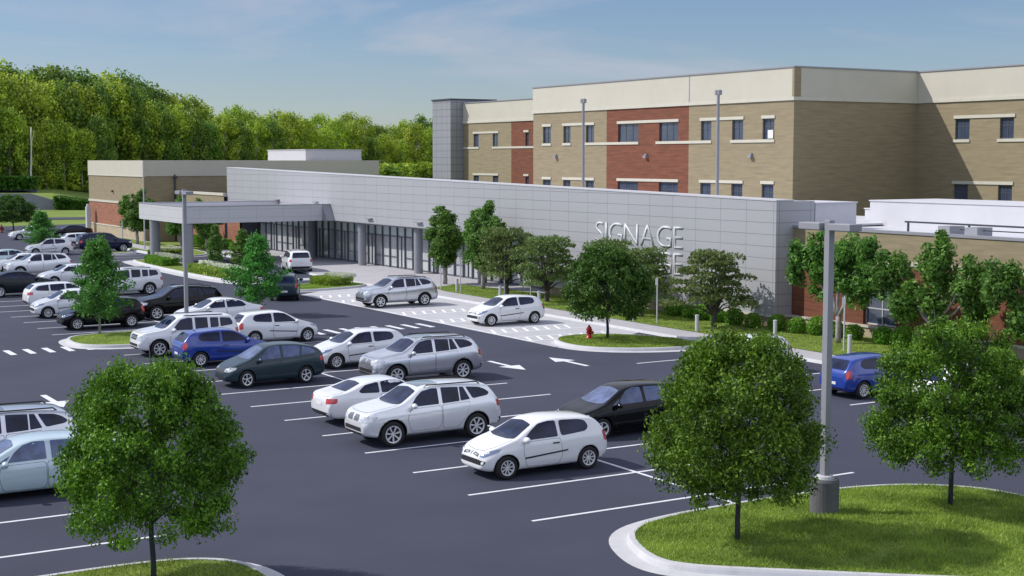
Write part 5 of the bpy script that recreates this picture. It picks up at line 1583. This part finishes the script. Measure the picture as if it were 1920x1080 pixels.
# ------------------------------------------------------------------ the wood
def make_wood(seed, lm, n=5200, Rw=5.5, Ht=20., size=.62):
    r = random.Random(seed); root = empty('forest_tree', (0, 0, -50), 0, 'tall leafy tree', 'tree')
    cl = []
    for k in range(60):
        t = r.random()**.8; a = r.uniform(0, 2*pi)
        R_ = Rw*(sqrt(max(0, 1-max(0, (t-.45)/.57)**2.4)))*r.uniform(.45, 1.0)
        cl.append((Vector((cos(a)*R_, sin(a)*R_, Ht*(.12+.84*t))), r.uniform(1.3, 2.7)))
    pts = []; nr = []
    for k in range(n):
        c, s = cl[k % 60]
        d = Vector((r.gauss(0, 1), r.gauss(0, 1), r.gauss(0, 1))).normalized()*(r.random()**.35)*s
        d.z *= 1.15
        pts.append(c+d); nr.append(d.normalized())
    me = leafmesh('crown', pts, size, lm, seed+1, nr, asp=1.15, out=1.9)
    o = bpy.data.objects.new('crown', me); COL.objects.link(o); o.parent = root
    tb = MB(); limb(tb, (0, 0, -.5), (0, 0, Ht*.85), .35, .1, seed, .01, 7, 7)
    for k in range(9):
        a = k*2.4; limb(tb, (0, 0, Ht*(.2+.06*k)), (cos(a)*Rw*.6, sin(a)*Rw*.6, Ht*(.35+.06*k)), .14, .03, seed+k, .05, 4, 5)
    tb.build('trunk', BARKP, root, smooth=True)
    return root
protos = [make_wood(101, LEAF_F), make_wood(111, LEAF_F2), make_wood(121, LEAF_F), make_wood(131, LEAF_F), make_wood(141, LEAF_F2)]
skyl = [(-120, 108), (0, 112), (40, 125), (62, 165), (78, 118), (120, 122), (150, 128), (215, 122), (262, 155), (300, 156), (360, 172), (395, 196), (440, 194), (500, 200), (530, 196), (600, 212), (640, 204), (700, 214), (760, 220), (811, 205), (900, 205), (960, 215)]
used = {}
r_ = random.Random(77)
def wood(px, topy, D, zg, wf=1.0, label=None):
    k = r_.randrange(5)
    src = protos[k]
    tp = at(px, topy, D); base = Vector((tp.x, tp.y, zg))
    hgt = tp.z-zg
    sc = (max(.6, hgt/20*.9)*wf, max(.6, hgt/20*.9)*wf, hgt/20/.98)
    if k not in used:
        used[k] = 1; o = src; o.location = base; o.rotation_euler = (0, 0, r_.uniform(0, 6)); o.scale = sc
        tag(o, label, 'tree', GWD)
    else: o = dup(src, base, r_.uniform(0, 6), label, group=GWD, scale=sc)
    return o
GWD = 'trees of the wood behind the buildings'
px = -130
while px < 980:
    D = 300+px*.14
    wood(px, lerp_tab(skyl, px)+r_.uniform(8, 26), D, 3.5, 1.0, 'tall tree on the skyline of the wood behind the buildings'); px += 27
px = -120
while px < 960:
    D = 284+px*.13
    wood(px, lerp_tab(skyl, px)+r_.uniform(22, 48), D, 3.3, .95, 'tree in the middle depth of the wood, below its skyline'); px += 30
px = -120
while px < 940:
    if px < 190 or px > 600:
        D = 276+max(px, 0)*.12
        wood(px, lerp_tab(skyl, px)+r_.uniform(85, 120), D-3, 3.1, .9, 'lower tree at the front edge of the wood')
    px += 34
# understorey closing the foot of the wood
us = []
for k in range(14000):
    px = r_.uniform(-150, 960); D = 272+max(px, 0)*.12+r_.uniform(0, 8)
    v = at(px, 400, D); us.append((v.x, v.y, 2.6+r_.random()**1.4*5.0))
o = bpy.data.objects.new('undergrowth', leafmesh('undergrowth', us, .75, LEAF_F, 95)); COL.objects.link(o)
tag(o, 'tangled green undergrowth along the foot of the wood', 'undergrowth', kind='stuff')
bt = empty('birch_trunk', at(60, 400, 268), 0, 'bare pale birch trunk standing out at the left of the wood', 'tree')
bt.location.z = 3
m = MB(); limb(m, (0, 0, 0), (.3, 0, 11.5), .2, .09, 5, .01, 7, 8); limb(m, (.2, 0, 8), (.9, .4, 11), .07, .02, 6, .03)
m.build('trunk', mat('birch_bark', (.55, .53, .50), .8, noise_amt=.3, nscale=2, stretch=(1, 1, .4)), bt, smooth=True)
